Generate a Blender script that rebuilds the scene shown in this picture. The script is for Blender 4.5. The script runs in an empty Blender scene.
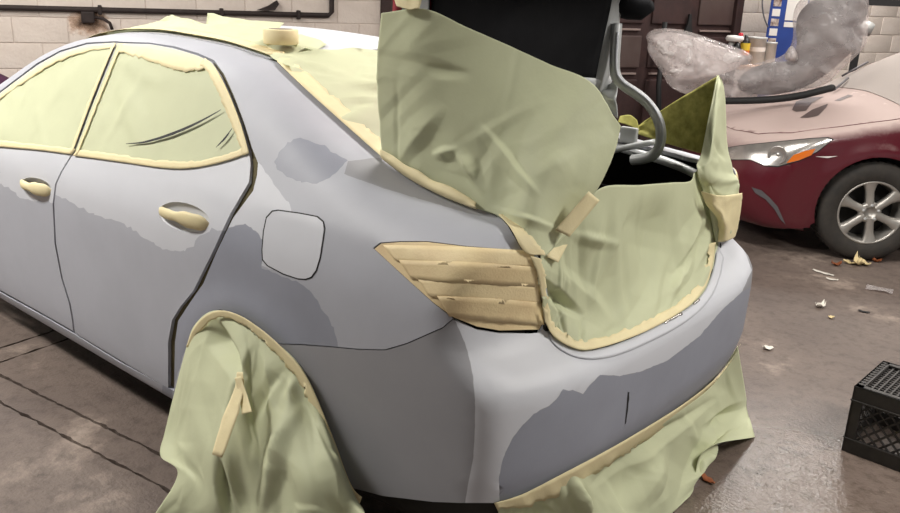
import bpy, bmesh, math, random
import numpy as np
from mathutils import Vector, Matrix
from mathutils.geometry import delaunay_2d_cdt

# ------------------------------------------------------------------ camera
CAM = np.array([-0.98, 2.325, 1.654])
YAW, PIT, ROL = np.radians([-50.283, -17.911, 2.26])
FPX = 840.6
_f = np.array([np.cos(YAW)*np.cos(PIT), np.sin(YAW)*np.cos(PIT), np.sin(PIT)])
_r = np.array([np.sin(YAW), -np.cos(YAW), 0.0]); _u = np.cross(_r, _f)
FW, RT, UP = _f, _r*np.cos(ROL)+_u*np.sin(ROL), -_r*np.sin(ROL)+_u*np.cos(ROL)
scene = bpy.context.scene
COL = scene.collection
cd = bpy.data.cameras.new('camera'); cam = bpy.data.objects.new('camera', cd); COL.objects.link(cam)
cd.sensor_width = 36.0; cd.sensor_fit = 'HORIZONTAL'; cd.lens = 36.0*FPX/900.0; cd.clip_start = .05
cam.matrix_world = Matrix(((RT[0], UP[0], -FW[0], CAM[0]), (RT[1], UP[1], -FW[1], CAM[1]), (RT[2], UP[2], -FW[2], CAM[2]), (0, 0, 0, 1)))
scene.camera = cam

# ------------------------------------------------------------------ world, lights, exposure
w = bpy.data.worlds.new('world'); scene.world = w; w.use_nodes = True
w.node_tree.nodes['Background'].inputs[0].default_value = (1.0, .975, .945, 1)
w.node_tree.nodes['Background'].inputs[1].default_value = .34
scene.view_settings.view_transform = 'Standard'; scene.view_settings.look = 'None'
scene.view_settings.gamma = 1.0; scene.view_settings.exposure = 0.2
scene.view_settings.use_curve_mapping = False
CEIL = 3.5
LAMPS = [(2.9, 2.4, .45, 130), (.9, -1.0, .45, 82), (4.3, .2, .45, 48), (4.6, 2.6, .45, 50), (-2.6, 2.6, .45, 14), (1.3, -5.8, .3, 55), (-1.2, -4.6, .45, 62), (-2.5, -.6, .45, 130), (1.7, -6.8, .45, 60)]  # unseen ceiling fittings; the last is added to brighten the right back wall

# ------------------------------------------------------------------ helpers
def rays(px, py):
    px = np.asarray(px, float)[..., None]; py = np.asarray(py, float)[..., None]
    return FW + RT*(px-450)/FPX - UP*(py-256.5)/FPX

def at_plane(px, py, ax, c, floor=.006):
    d = rays(px, py); t = (c-CAM[ax])/d[ax]; P = CAM+t*d
    if P[2] < floor and d[2] < 0:
        t = (floor-CAM[2])/d[2]; P = CAM+t*d
    return P

def at_floor(px, py, z=0.): return at_plane(px, py, 2, z, floor=-9)

def tag(o, label=None, cat=None, group=None, kind=None):
    if label: o['label'] = label
    if cat: o['category'] = cat
    if group: o['group'] = group
    if kind: o['kind'] = kind
    return o

def thing(name, loc, label, cat, group=None):
    o = bpy.data.objects.new(name, None); COL.objects.link(o); o.location = loc; o.empty_display_size = .1
    return tag(o, label, cat, group)

def rootloc(p):
    while p.parent: p = p.parent
    return np.array(p.location)

def mesh_obj(name, V, faces, mats, parent=None, smooth=True, mi=None, origin=None):
    V = np.asarray(V, float)
    base = rootloc(parent) if parent is not None else (np.asarray(origin, float) if origin is not None else np.zeros(3))
    me = bpy.data.meshes.new(name)
    me.from_pydata((V-base).tolist(), [], [list(map(int, f)) for f in faces])
    if not isinstance(mats, (list, tuple)): mats = [mats]
    for m in mats: me.materials.append(m)
    if mi is not None: me.polygons.foreach_set('material_index', np.asarray(mi, np.int32))
    if smooth: me.polygons.foreach_set('use_smooth', [True]*len(me.polygons))
    me.update()
    o = bpy.data.objects.new(name, me); COL.objects.link(o)
    if parent is not None: o.parent = parent
    elif origin is not None: o.location = base
    return o

class MB:
    """collects shapes of ONE part"""
    def __init__(s): s.V = []; s.F = []; s.M = []
    def add(s, V, F, m=0):
        n = len(s.V); s.V += [tuple(v) for v in V]; s.F += [tuple(i+n for i in f) for f in F]; s.M += [m]*len(F)
    def box(s, c, size, R=None, m=0, bev=0.0):
        c = np.asarray(c, float); h = np.asarray(size, float)/2
        if bev <= 0:
            V = np.array([[x, y, z] for x in (-1, 1) for y in (-1, 1) for z in (-1, 1)])*h
            F = [(0, 1, 3, 2), (4, 6, 7, 5), (0, 4, 5, 1), (2, 3, 7, 6), (0, 2, 6, 4), (1, 5, 7, 3)]
        else:
            bm = bmesh.new(); bmesh.ops.create_cube(bm, size=2)
            for v in bm.verts: v.co = Vector((v.co.x*h[0], v.co.y*h[1], v.co.z*h[2]))
            bmesh.ops.bevel(bm, geom=list(bm.edges), offset=bev, segments=2, profile=.6, affect='EDGES')
            bm.verts.index_update()
            V = np.array([v.co[:] for v in bm.verts]); F = [tuple(v.index for v in f.verts) for f in bm.faces]; bm.free()
        if R is not None: V = V @ np.asarray(R).T
        s.add(V+c, F, m)
    def tube(s, pts, rad, n=10, m=0, cap=True):
        pts = [np.asarray(p, float) for p in pts]; k = len(pts)
        rad = [rad]*k if np.isscalar(rad) else list(rad)
        V = []; prev = None
        for i, p in enumerate(pts):
            t = pts[min(i+1, k-1)]-pts[max(i-1, 0)]; t = t/np.linalg.norm(t)
            a = prev if prev is not None else (np.array([0, 0, 1.]) if abs(t[2]) < .9 else np.array([1., 0, 0]))
            a = a-t*(a@t); a /= np.linalg.norm(a); b = np.cross(t, a); prev = a
            for j in range(n):
                an = 2*math.pi*j/n; V.append(p+rad[i]*(a*math.cos(an)+b*math.sin(an)))
        F = [(i*n+j, i*n+(j+1) % n, (i+1)*n+(j+1) % n, (i+1)*n+j) for i in range(k-1) for j in range(n)]
        if cap: F += [tuple(range(n-1, -1, -1)), tuple((k-1)*n+j for j in range(n))]
        s.add(V, F, m)
    def lathe(s, prof, c, axis=(0, 0, 1), n=32, m=0):
        ax = np.asarray(axis, float); ax /= np.linalg.norm(ax)
        a = np.array([0, 0, 1.]) if abs(ax[2]) < .9 else np.array([1., 0, 0]); a = a-ax*(a@ax); a /= np.linalg.norm(a); b = np.cross(ax, a)
        V = [np.asarray(c)+ax*h+r*(a*math.cos(2*math.pi*j/n)+b*math.sin(2*math.pi*j/n)) for r, h in prof for j in range(n)]
        k = len(prof)
        F = [(i*n+j, i*n+(j+1) % n, (i+1)*n+(j+1) % n, (i+1)*n+j) for i in range(k-1) for j in range(n)]
        s.add(V, F, m)
    def prism(s, poly, O, ex, ey, ez, t0, t1, m=0):
        O, ex, ey, ez = map(lambda q: np.asarray(q, float), (O, ex, ey, ez)); n = len(poly)
        V = [O+ex*x+ey*y+ez*t for t in (t0, t1) for x, y in poly]
        F = [tuple(range(n-1, -1, -1)), tuple(range(n, 2*n))]+[(i, (i+1) % n, n+(i+1) % n, n+i) for i in range(n)]
        s.add(V, F, m)
    def build(s, name, mats, parent=None, smooth=False, origin=None):
        o = mesh_obj(name, s.V, s.F, mats, parent, smooth, s.M, origin)
        bm = bmesh.new(); bm.from_mesh(o.data); bmesh.ops.recalc_face_normals(bm, faces=bm.faces); bm.to_mesh(o.data); bm.free()
        return o

def resample(pts, step, closed=False):
    pts = np.asarray(pts, float)
    if closed: pts = np.vstack([pts, pts[:1]])
    out = []
    for a, b in zip(pts[:-1], pts[1:]):
        n = max(1, int(math.ceil(np.linalg.norm(b-a)/step)))
        out += [a+(b-a)*k/n for k in range(n)]
    if not closed: out.append(pts[-1])
    return np.array(out)

def smoothline(pts, it=2, closed=False):
    """Chaikin corner cutting keeping the end points"""
    pts = np.asarray(pts, float)
    for _ in range(it):
        q = pts if not closed else np.vstack([pts, pts[:1]])
        o = [] if closed else [pts[0]]
        for a, b in zip(q[:-1], q[1:]): o += [.75*a+.25*b, .25*a+.75*b]
        if not closed: o.append(pts[-1])
        pts = np.array(o)
    return pts

def even(pts, n):
    pts = np.asarray(pts, float); d = np.concatenate([[0], np.cumsum(np.linalg.norm(np.diff(pts, axis=0), axis=1))])
    q = np.linspace(0, d[-1], n); return np.stack([np.interp(q, d, pts[:, k]) for k in range(pts.shape[1])], 1)

def inpoly(P, poly):
    x, y = P[:, 0], P[:, 1]; c = np.zeros(len(P), bool); n = len(poly); j = n-1
    for i in range(n):
        xi, yi = poly[i]; xj, yj = poly[j]
        if yi != yj:
            c ^= ((yi > y) != (yj > y)) & (x < (xj-xi)*(y-yi)/(yj-yi)+xi)
        j = i
    return c

class Folds:
    """creases of handled paper: tents along random lines, in metres"""
    def __init__(s, seed, n, lo, hi, amp, wid=(.02, .07), ln=(.08, .3), ang=None, broad=0.):
        r = random.Random(seed); s.f = []
        for _ in range(n):
            th = r.uniform(0, math.pi) if ang is None else ang+r.gauss(0, .45)
            s.f.append((r.uniform(lo[0], hi[0]), r.uniform(lo[1], hi[1]), math.cos(th), math.sin(th), r.uniform(*wid), r.uniform(*ln), r.choice((-1, 1, 1))*amp*r.uniform(.35, 1), r.uniform(-.6, .6)))
        s.broad = broad; s.cells = []
        ext = max(hi[0]-lo[0], hi[1]-lo[1])
        for sz, am in ((.17, .75), (.08, .38)):
            k = max(6, int((hi[0]-lo[0]+.3)*(hi[1]-lo[1]+.3)/(sz*sz)*1.6)); th = r.uniform(0, 3.1) if ang is None else ang
            c_, s_ = math.cos(th), math.sin(th); mx_, my_ = (lo[0]+hi[0])/2, (lo[1]+hi[1])/2; H_ = ext*.75+.2
            pts = [(r.uniform(-H_, H_), r.uniform(-H_, H_)) for _ in range(int(k*2.2))]+[(-2*H_, -2*H_), (2*H_, -2*H_), (2*H_, 2*H_), (-2*H_, 2*H_)]
            zz = np.array([r.uniform(-1, 1) for _ in pts])*am*amp
            pa = np.array([(p[0]*1.5, p[1]*.8) for p in pts]); pa = np.stack([pa[:, 0]*c_-pa[:, 1]*s_+mx_, pa[:, 0]*s_+pa[:, 1]*c_+my_], 1)
            d_ = delaunay_2d_cdt([Vector(p) for p in pa], [], [], 0, 1e-6)
            s.cells.append((np.array([v[:] for v in d_[0]]), np.array([zz[i[0]] if i else 0. for i in d_[3]]), [f for f in d_[2] if len(f) == 3]))
    def __call__(s, P):
        h = np.zeros(len(P))
        for cx, cy, c, d, wdt, L, a, sk in s.f:
            dx = P[:, 0]-cx; dy = P[:, 1]-cy; al = dx*c+dy*d; q = -dx*d+dy*c
            wl = wdt*(1+.6*sk*np.sign(q))
            h += a*np.maximum(0, 1-np.abs(q)/wl)*np.maximum(0, 1-(al/L)**2)
        for V_, z_, T_ in s.cells:            # flat facets of crumpled paper
            g_ = np.zeros(len(P))
            for a, b_, c in T_:
                A, B_, C = V_[a], V_[b_], V_[c]; de = (B_[0]-A[0])*(C[1]-A[1])-(C[0]-A[0])*(B_[1]-A[1])
                if abs(de) < 1e-9: continue
                l1 = ((B_[0]-P[:, 0])*(C[1]-P[:, 1])-(C[0]-P[:, 0])*(B_[1]-P[:, 1]))/de; l2_ = ((C[0]-P[:, 0])*(A[1]-P[:, 1])-(A[0]-P[:, 0])*(C[1]-P[:, 1]))/de; l3_ = 1-l1-l2_
                m_ = (l1 >= -1e-6) & (l2_ >= -1e-6) & (l3_ >= -1e-6); g_[m_] = (l1*z_[a]+l2_*z_[b_]+l3_*z_[c])[m_]
            h += g_
        if s.broad:
            h += s.broad*(np.sin(P[:, 0]*9+1.3)*np.sin(P[:, 1]*7+.4)+.6*np.sin(P[:, 0]*17+P[:, 1]*11))
        return h

def smooth1(nodes, sig, lo, hi, n=2000):
    nodes = np.array(nodes, float); xs = np.linspace(lo, hi, n); y = np.interp(xs, nodes[:, 0], nodes[:, 1])
    h = xs[1]-xs[0]; k = int(4*sig/h)+1; g = np.exp(-.5*(np.arange(-k, k+1)*h/sig)**2); g /= g.sum()
    yp = np.concatenate([y[0]+(y[1]-y[0])*np.arange(-k, 0), y, y[-1]+(y[-1]-y[-2])*np.arange(1, k+1)])
    ys = np.convolve(yp, g, 'valid')
    return lambda q: np.interp(q, xs, ys)

def smax(a, b, k):
    h = np.maximum(k-np.abs(a-b), 0)/k
    return np.maximum(a, b)+h*h*k*.25

# ------------------------------------------------------------------ materials
def srgb(r, g, b): return tuple(((c/255)/12.92 if c/255 <= .04045 else ((c/255+.055)/1.055)**2.4) for c in (r, g, b))+(1,)

def mat(name, col, rough=.5, metal=0., spec=.5, var=.0, vscale=8., bump=0., bscale=60., col2=None, coat=0., trans=0., subs=None, detail=6.):
    m = bpy.data.materials.new(name); m.use_nodes = True; nt = m.node_tree; B = nt.nodes['Principled BSDF']; L = nt.links
    B.inputs['Base Color'].default_value = col; B.inputs['Roughness'].default_value = rough; B.inputs['Metallic'].default_value = metal
    B.inputs['Specular IOR Level'].default_value = spec; B.inputs['Coat Weight'].default_value = coat; B.inputs['Coat Roughness'].default_value = .12
    tc = nt.nodes.new('ShaderNodeTexCoord')
    if var or col2:
        n = nt.nodes.new('ShaderNodeTexNoise'); n.inputs['Scale'].default_value = vscale; n.inputs['Detail'].default_value = detail; n.inputs['Roughness'].default_value = .6
        L.new(tc.outputs['Object'], n.inputs['Vector'])
        rp = nt.nodes.new('ShaderNodeValToRGB'); rp.color_ramp.elements[0].position = .32; rp.color_ramp.elements[1].position = .68
        c2 = col2 if col2 else tuple(min(1, c*(1-var)) for c in col[:3])+(1,)
        c1 = col if col2 else tuple(min(1, c*(1+var)) for c in col[:3])+(1,)
        rp.color_ramp.elements[0].color = c2; rp.color_ramp.elements[1].color = c1
        L.new(n.outputs['Fac'], rp.inputs[0]); L.new(rp.outputs[0], B.inputs['Base Color'])
    if bump:
        n2 = nt.nodes.new('ShaderNodeTexNoise'); n2.inputs['Scale'].default_value = bscale; n2.inputs['Detail'].default_value = 5
        L.new(tc.outputs['Object'], n2.inputs['Vector'])
        b = nt.nodes.new('ShaderNodeBump'); b.inputs['Strength'].default_value = bump; b.inputs['Distance'].default_value = .01
        L.new(n2.outputs['Fac'], b.inputs['Height']); L.new(b.outputs[0], B.inputs['Normal'])
    if trans:
        tr = nt.nodes.new('ShaderNodeBsdfTranslucent'); mx = nt.nodes.new('ShaderNodeMixShader'); mx.inputs[0].default_value = trans
        tr.inputs[0].default_value = col
        L.new(B.outputs[0], mx.inputs[1]); L.new(tr.outputs[0], mx.inputs[2]); L.new(mx.outputs[0], nt.nodes['Material Output'].inputs[0])
    return m

M = {}
M['silver'] = mat('silver basecoat', srgb(198, 200, 206), .46, 0, .4, var=.03, vscale=3, bump=.02, bscale=220)
M['primer'] = mat('grey primer', srgb(170, 172, 180), .52, 0, .4, var=.04, vscale=4, bump=.03, bscale=260)
M['primer_dark'] = mat('dark sanded primer', srgb(142, 145, 156), .50, 0, .4, var=.05, vscale=5, bump=.04, bscale=240)
M['primer_mid'] = mat('warm grey primer and deck shade', srgb(146, 146, 150), .5, 0, .4, var=.04, vscale=4, bump=.03, bscale=260)  # bumper primer; also colours the painted shade band beside the deck
M['black'] = mat('black rubber', srgb(26, 26, 27), .7)
M['inner'] = mat('dark inner metal', srgb(40, 38, 34), .8)
M['olive'] = mat('olive foam seal', srgb(88, 80, 52), .85, var=.2, vscale=30, bump=.2)
M['paper'] = mat('green masking paper', srgb(206, 210, 176), .6, 0, .3, var=.035, vscale=5, bump=.04, bscale=120, trans=.16)
M['paper_in'] = mat('mottled overspray paper', srgb(196, 190, 108), .7, 0, .3, col2=srgb(140, 136, 70), vscale=26, bump=.04, trans=.12)
M['tape'] = mat('masking tape', srgb(230, 217, 174), .6, 0, .35, var=.04, vscale=14, bump=.10, bscale=180, trans=.08)
M['tape2'] = mat('thin masking tape over lamp', srgb(226, 207, 162), .6, 0, .35, col2=srgb(214, 190, 148), vscale=9, bump=.12, bscale=160)
M['tape3'] = mat('masking tape over lamp', srgb(236, 218, 174), .6, 0, .35, col2=srgb(226, 204, 160), vscale=11, bump=.12, bscale=160)
M['card'] = mat('grey cardboard core', srgb(150, 140, 125), .8)
M['tire'] = mat('tyre rubber', srgb(44, 42, 40), .8, col2=srgb(60, 55, 50), vscale=14)
M['alloy'] = mat('silver alloy wheel', srgb(176, 172, 166), .35, .6, var=.05, vscale=12)
M['hub'] = mat('dark hub', srgb(36, 34, 33), .6, .3)
M['steel'] = mat('bare galvanised steel', srgb(190, 192, 192), .45, .25, var=.08, vscale=10)
M['liner'] = mat('black felt liner', srgb(24, 24, 26), .95, 0, .15, var=.12, vscale=12, bump=.1, bscale=300)
M['redpaint'] = mat('red lid paint', srgb(150, 40, 55), .3, 0, .5, coat=.5)
M['wall'] = mat('white painted block', srgb(226, 215, 205), .8, 0, .3, col2=srgb(205, 192, 182), vscale=2.2, bump=.5, bscale=45)
M['mortar'] = mat('painted mortar', srgb(206, 194, 185), .9, 0, .2, bump=.3, bscale=60)
M['soot'] = mat('dark rust conduit', srgb(46, 36, 34), .7, .2, var=.3, vscale=20)
M['brown'] = mat('brown painted door', srgb(66, 45, 43), .6, 0, .4, col2=srgb(48, 34, 33), vscale=5, bump=.1)
M['brown2'] = mat('worn brown panel', srgb(74, 56, 53), .65, 0, .4, col2=srgb(84, 70, 66), vscale=3)
M['trimline'] = mat('pale worn ledge', srgb(140, 122, 116), .6)
M['blue'] = mat('blue painted post', srgb(30, 62, 140), .45, 0, .5, var=.1, vscale=6)
M['white'] = mat('white paper', srgb(228, 224, 220), .7)
M['warn'] = mat('printed warning label', srgb(222, 210, 200), .6, col2=srgb(90, 50, 44), vscale=26)
M['orange'] = mat('orange label', srgb(226, 110, 30), .5)
M['yellow'] = mat('yellow label', srgb(232, 200, 60), .5)
M['purple'] = mat('purple label', srgb(120, 36, 110), .5)
M['redcap'] = mat('red cap', srgb(190, 36, 50), .5)
M['blackbottle'] = mat('black plastic bottle', srgb(24, 24, 26), .35)
M['tin'] = mat('dull tin', srgb(172, 172, 170), .45, .05, var=.12, vscale=16)
M['wood'] = mat('worn tan worktop', srgb(190, 150, 120), .6, var=.1)
M['crate'] = mat('black crate plastic', srgb(40, 38, 37), .5, 0, .5, col2=srgb(58, 54, 52), vscale=16)
M['leaf'] = mat('dry leaf', srgb(206, 186, 140), .7, var=.15, vscale=30)
M['leaf2'] = mat('rust brown leaf', srgb(140, 78, 42), .7, var=.15, vscale=30)
M['scrap'] = mat('white scrap', srgb(220, 214, 204), .6)
M['amber'] = mat('amber lens', srgb(214, 110, 30), .2, 0, .5, coat=.6)
M['chrome'] = mat('headlamp reflector', srgb(196, 192, 188), .22, .75, var=.12, vscale=16)
M['ceil'] = mat('grey ceiling', srgb(150, 146, 140), .9)
M['greyplastic'] = mat('grey car plastic', srgb(92, 88, 91), .55, 0, .4, var=.1, vscale=7)

def dusty(name, col, dust, rough, lo, hi, coat=.4):
    """coat of settled dust on surfaces that face up"""
    m = mat(name, col, rough, 0, .5, coat=coat); nt = m.node_tree; L = nt.links; B = nt.nodes['Principled BSDF']
    g = nt.nodes.new('ShaderNodeNewGeometry'); sp = nt.nodes.new('ShaderNodeSeparateXYZ'); L.new(g.outputs['Normal'], sp.inputs[0])
    ab = nt.nodes.new('ShaderNodeMath'); ab.operation = 'ABSOLUTE'; L.new(sp.outputs[2], ab.inputs[0])
    n = nt.nodes.new('ShaderNodeTexNoise'); n.inputs['Scale'].default_value = 5.; n.inputs['Detail'].default_value = 8; n.inputs['Roughness'].default_value = .7
    ad = nt.nodes.new('ShaderNodeMath'); ad.operation = 'MULTIPLY_ADD'; ad.inputs[1].default_value = .5; L.new(n.outputs['Fac'], ad.inputs[0]); L.new(ab.outputs[0], ad.inputs[2])
    mr = nt.nodes.new('ShaderNodeMapRange'); mr.inputs[1].default_value = lo+.25; mr.inputs[2].default_value = hi+.25; L.new(ad.outputs[0], mr.inputs[0])
    pz = nt.nodes.new('ShaderNodeSeparateXYZ'); L.new(g.outputs['Position'], pz.inputs[0]); hz = nt.nodes.new('ShaderNodeMapRange'); hz.inputs[1].default_value = .45; hz.inputs[2].default_value = .65; L.new(pz.outputs[2], hz.inputs[0])
    mm = nt.nodes.new('ShaderNodeMath'); mm.operation = 'MULTIPLY'; L.new(mr.outputs[0], mm.inputs[0]); L.new(hz.outputs[0], mm.inputs[1]); mr = mm
    mx = nt.nodes.new('ShaderNodeMix'); mx.data_type = 'RGBA'; L.new(mr.outputs[0], mx.inputs[0]); mx.inputs[6].default_value = col; mx.inputs[7].default_value = dust
    L.new(mx.outputs[2], B.inputs['Base Color'])
    rr = nt.nodes.new('ShaderNodeMapRange'); rr.inputs[3].default_value = rough; rr.inputs[4].default_value = .85; L.new(mr.outputs[0], rr.inputs[0]); L.new(rr.outputs[0], B.inputs['Roughness'])
    cc = nt.nodes.new('ShaderNodeMapRange'); cc.inputs[3].default_value = coat; cc.inputs[4].default_value = 0; L.new(mr.outputs[0], cc.inputs[0]); L.new(cc.outputs[0], B.inputs['Coat Weight'])
    return m
M['carred'] = dusty('dusty red paint', srgb(84, 20, 32), srgb(186, 166, 160), .28, .32, .88)
M['glassdust'] = dusty('dust covered windscreen', srgb(150, 142, 136), srgb(164, 154, 148), .5, .0, .6, 0)

def plastic_film(d0=.22, d1=.42):
    m = bpy.data.materials.new('clear plastic film'); m.use_nodes = True; nt = m.node_tree; L = nt.links
    B = nt.nodes['Principled BSDF']; B.inputs['Base Color'].default_value = srgb(236, 228, 226); B.inputs['Roughness'].default_value = .18
    nb_ = nt.nodes.new('ShaderNodeTexNoise'); nb_.inputs['Scale'].default_value = 9; nb_.inputs['Detail'].default_value = 3; bp_ = nt.nodes.new('ShaderNodeBump'); bp_.inputs['Strength'].default_value = 1.0; bp_.inputs['Distance'].default_value = .02; L.new(nb_.outputs['Fac'], bp_.inputs['Height']); L.new(bp_.outputs[0], B.inputs['Normal'])
    tp = nt.nodes.new('ShaderNodeBsdfTransparent'); tp.inputs[0].default_value = (.96, .94, .94, 1)
    n = nt.nodes.new('ShaderNodeTexNoise'); n.inputs['Scale'].default_value = 7; n.inputs['Detail'].default_value = 6
    mr = nt.nodes.new('ShaderNodeMapRange'); mr.inputs[1].default_value = .3; mr.inputs[2].default_value = .7; mr.inputs[3].default_value = d0; mr.inputs[4].default_value = d1
    L.new(n.outputs['Fac'], mr.inputs[0])
    mx = nt.nodes.new('ShaderNodeMixShader'); L.new(mr.outputs[0], mx.inputs[0]); L.new(tp.outputs[0], mx.inputs[1]); L.new(B.outputs[0], mx.inputs[2])
    L.new(mx.outputs[0], nt.nodes['Material Output'].inputs[0])
    return m
M['film'] = plastic_film(); M['film2'] = plastic_film(.55, .9)

def floor_mat():
    m = bpy.data.materials.new('stained wet concrete'); m.use_nodes = True; nt = m.node_tree; L = nt.links; B = nt.nodes['Principled BSDF']
    g = nt.nodes.new('ShaderNodeNewGeometry')
    def noise(scale, det, rough=.6, dist=0.):
        n = nt.nodes.new('ShaderNodeTexNoise'); n.inputs['Scale'].default_value = scale; n.inputs['Detail'].default_value = det; n.inputs['Roughness'].default_value = rough; n.inputs['Distortion'].default_value = dist
        L.new(g.outputs['Position'], n.inputs['Vector']); return n
    n1 = noise(1.3, 10, .68, .15)
    r1 = nt.nodes.new('ShaderNodeValToRGB'); e = r1.color_ramp.elements
    e[0].position = .34; e[0].color = srgb(96, 84, 78); e[1].position = .72; e[1].color = srgb(176, 160, 147)
    k = r1.color_ramp.elements.new(.57); k.color = srgb(112, 99, 91)
    L.new(n1.outputs['Fac'], r1.inputs[0])
    n2 = noise(16, 10, .75)
    r2 = nt.nodes.new('ShaderNodeValToRGB'); r2.color_ramp.elements[0].position = .34; r2.color_ramp.elements[0].color = (.45, .43, .42, 1); r2.color_ramp.elements[1].position = .52; r2.color_ramp.elements[1].color = (1, 1, 1, 1)
    L.new(n2.outputs['Fac'], r2.inputs[0])
    mx = nt.nodes.new('ShaderNodeMix'); mx.data_type = 'RGBA'; mx.blend_type = 'MULTIPLY'; mx.inputs[0].default_value = .75
    L.new(r1.outputs[0], mx.inputs[6]); L.new(r2.outputs[0], mx.inputs[7]); L.new(mx.outputs[2], B.inputs['Base Color'])
    n3 = noise(1.1, 8, .62, .6)
    # puddled strip: roughness falls where water stands
    sp = nt.nodes.new('ShaderNodeVectorMath'); sp.operation = 'DISTANCE'; sp.inputs[1].default_value = (-.30, -.35, 0); L.new(g.outputs['Position'], sp.inputs[0])
    wet = nt.nodes.new('ShaderNodeMapRange'); wet.inputs[1].default_value = .3; wet.inputs[2].default_value = 1.1; wet.inputs[3].default_value = .04; wet.inputs[4].default_value = .5; L.new(sp.outputs['Value'], wet.inputs[0])
    ra = nt.nodes.new('ShaderNodeMath'); ra.operation = 'MULTIPLY_ADD'; ra.inputs[1].default_value = .14; L.new(n3.outputs['Fac'], ra.inputs[0]); L.new(wet.outputs[0], ra.inputs[2]); L.new(ra.outputs[0], B.inputs['Roughness'])
    n4 = noise(75, 3, .55); bp = nt.nodes.new('ShaderNodeBump'); bp.inputs['Strength'].default_value = .9; bp.inputs['Distance'].default_value = .0036
    L.new(n4.outputs['Fac'], bp.inputs['Height']); L.new(bp.outputs[0], B.inputs['Normal'])
    return m
M['floor'] = floor_mat()
M['groove'] = mat('dirt filled joint', srgb(48, 41, 38), .9)

# ------------------------------------------------------------------ car body: a closed surface F = 0 in the car's own frame
class Body:
    def __init__(s, F, O, ex, ey, xs, h0):
        s.F = F; s.O = np.asarray(O, float); s.R = np.stack([np.asarray(ex, float), np.asarray(ey, float), np.array([0, 0, 1.])]); s.xs = xs; s.h0 = h0
    def world(s, P): return s.O + np.asarray(P) @ s.R
    def local(s, P): return (np.asarray(P)-s.O) @ s.R.T
    def grad(s, P, e=2e-3):
        g = np.stack([s.F(P+np.eye(3)[k]*e)-s.F(P-np.eye(3)[k]*e) for k in range(3)], -1)
        return g/np.maximum(np.linalg.norm(g, axis=-1, keepdims=True), 1e-9)
    def trace(s, pts, off=0.):
        pts = np.asarray(pts, float); D = rays(pts[:, 0], pts[:, 1]) @ s.R.T; C = s.local(CAM); t = np.full(len(D), .3); hit = np.zeros(len(D), bool)
        best = np.full(len(D), 9.); bt = t.copy()
        for _ in range(330):
            f = s.F(C+t[:, None]*D)-off
            b = f < best; best = np.where(b, f, best); bt = np.where(b, t, bt)
            hit |= f < 3e-4
            t = np.where(hit | (t > 11), t, t+np.maximum(f*.6, 1e-4))
        t = np.where(hit, t, bt)          # a ray that just misses keeps its nearest point
        P = C+t[:, None]*D
        miss = ~hit
        if miss.any():
            for _ in range(12): P[miss] = P[miss]-s.grad(P[miss])*(s.F(P[miss])-off)[:, None]
        return P
    def uv(s, P, mode='side'):
        P = np.asarray(P, float)
        if mode == 'top': return P[..., :2].copy()
        x, y, z = P[..., 0], P[..., 1], P[..., 2]; front = x > s.xs
        phi = np.arctan2(s.xs-x, y)
        u = np.where(front, x-s.xs, -phi*.9); r = np.where(front, y, np.hypot(s.xs-x, y))
        return np.stack([u, np.arctan2(z-s.h0, r)*.9], -1)
    def to3d(s, U, mode='side', off=0.):
        U = np.asarray(U, float); n = len(U)
        if mode == 'top':
            o = np.stack([U[:, 0], U[:, 1], np.full(n, .3)], -1); d = np.tile(np.array([0, 0, 1.]), (n, 1)); hi = np.full(n, 1.6)
        else:
            u, v = U[:, 0], U[:, 1]/.9; fr = u > 0; ph = -u/.9
            o = np.stack([np.where(fr, u+s.xs, s.xs), np.zeros(n), np.full(n, s.h0)], -1)
            d = np.stack([np.where(fr, 0, -np.sin(ph)*np.cos(v)), np.where(fr, np.cos(v), np.cos(ph)*np.cos(v)), np.sin(v)], -1); hi = np.full(n, 2.2)
        lo = np.zeros(n)
        for _ in range(34):
            m = (lo+hi)/2; ins = s.F(o+d*m[:, None]) < off; lo = np.where(ins, m, lo); hi = np.where(ins, hi, m)
        return o+d*((lo+hi)/2)[:, None]

def px_uv(B, pts, step=5., mode='side', closed=False):
    return B.uv(B.trace(resample(pts, step, closed)), mode)

def loc_uv(B, pts, mode='side'):
    return B.uv(np.asarray(pts, float), mode)

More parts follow.
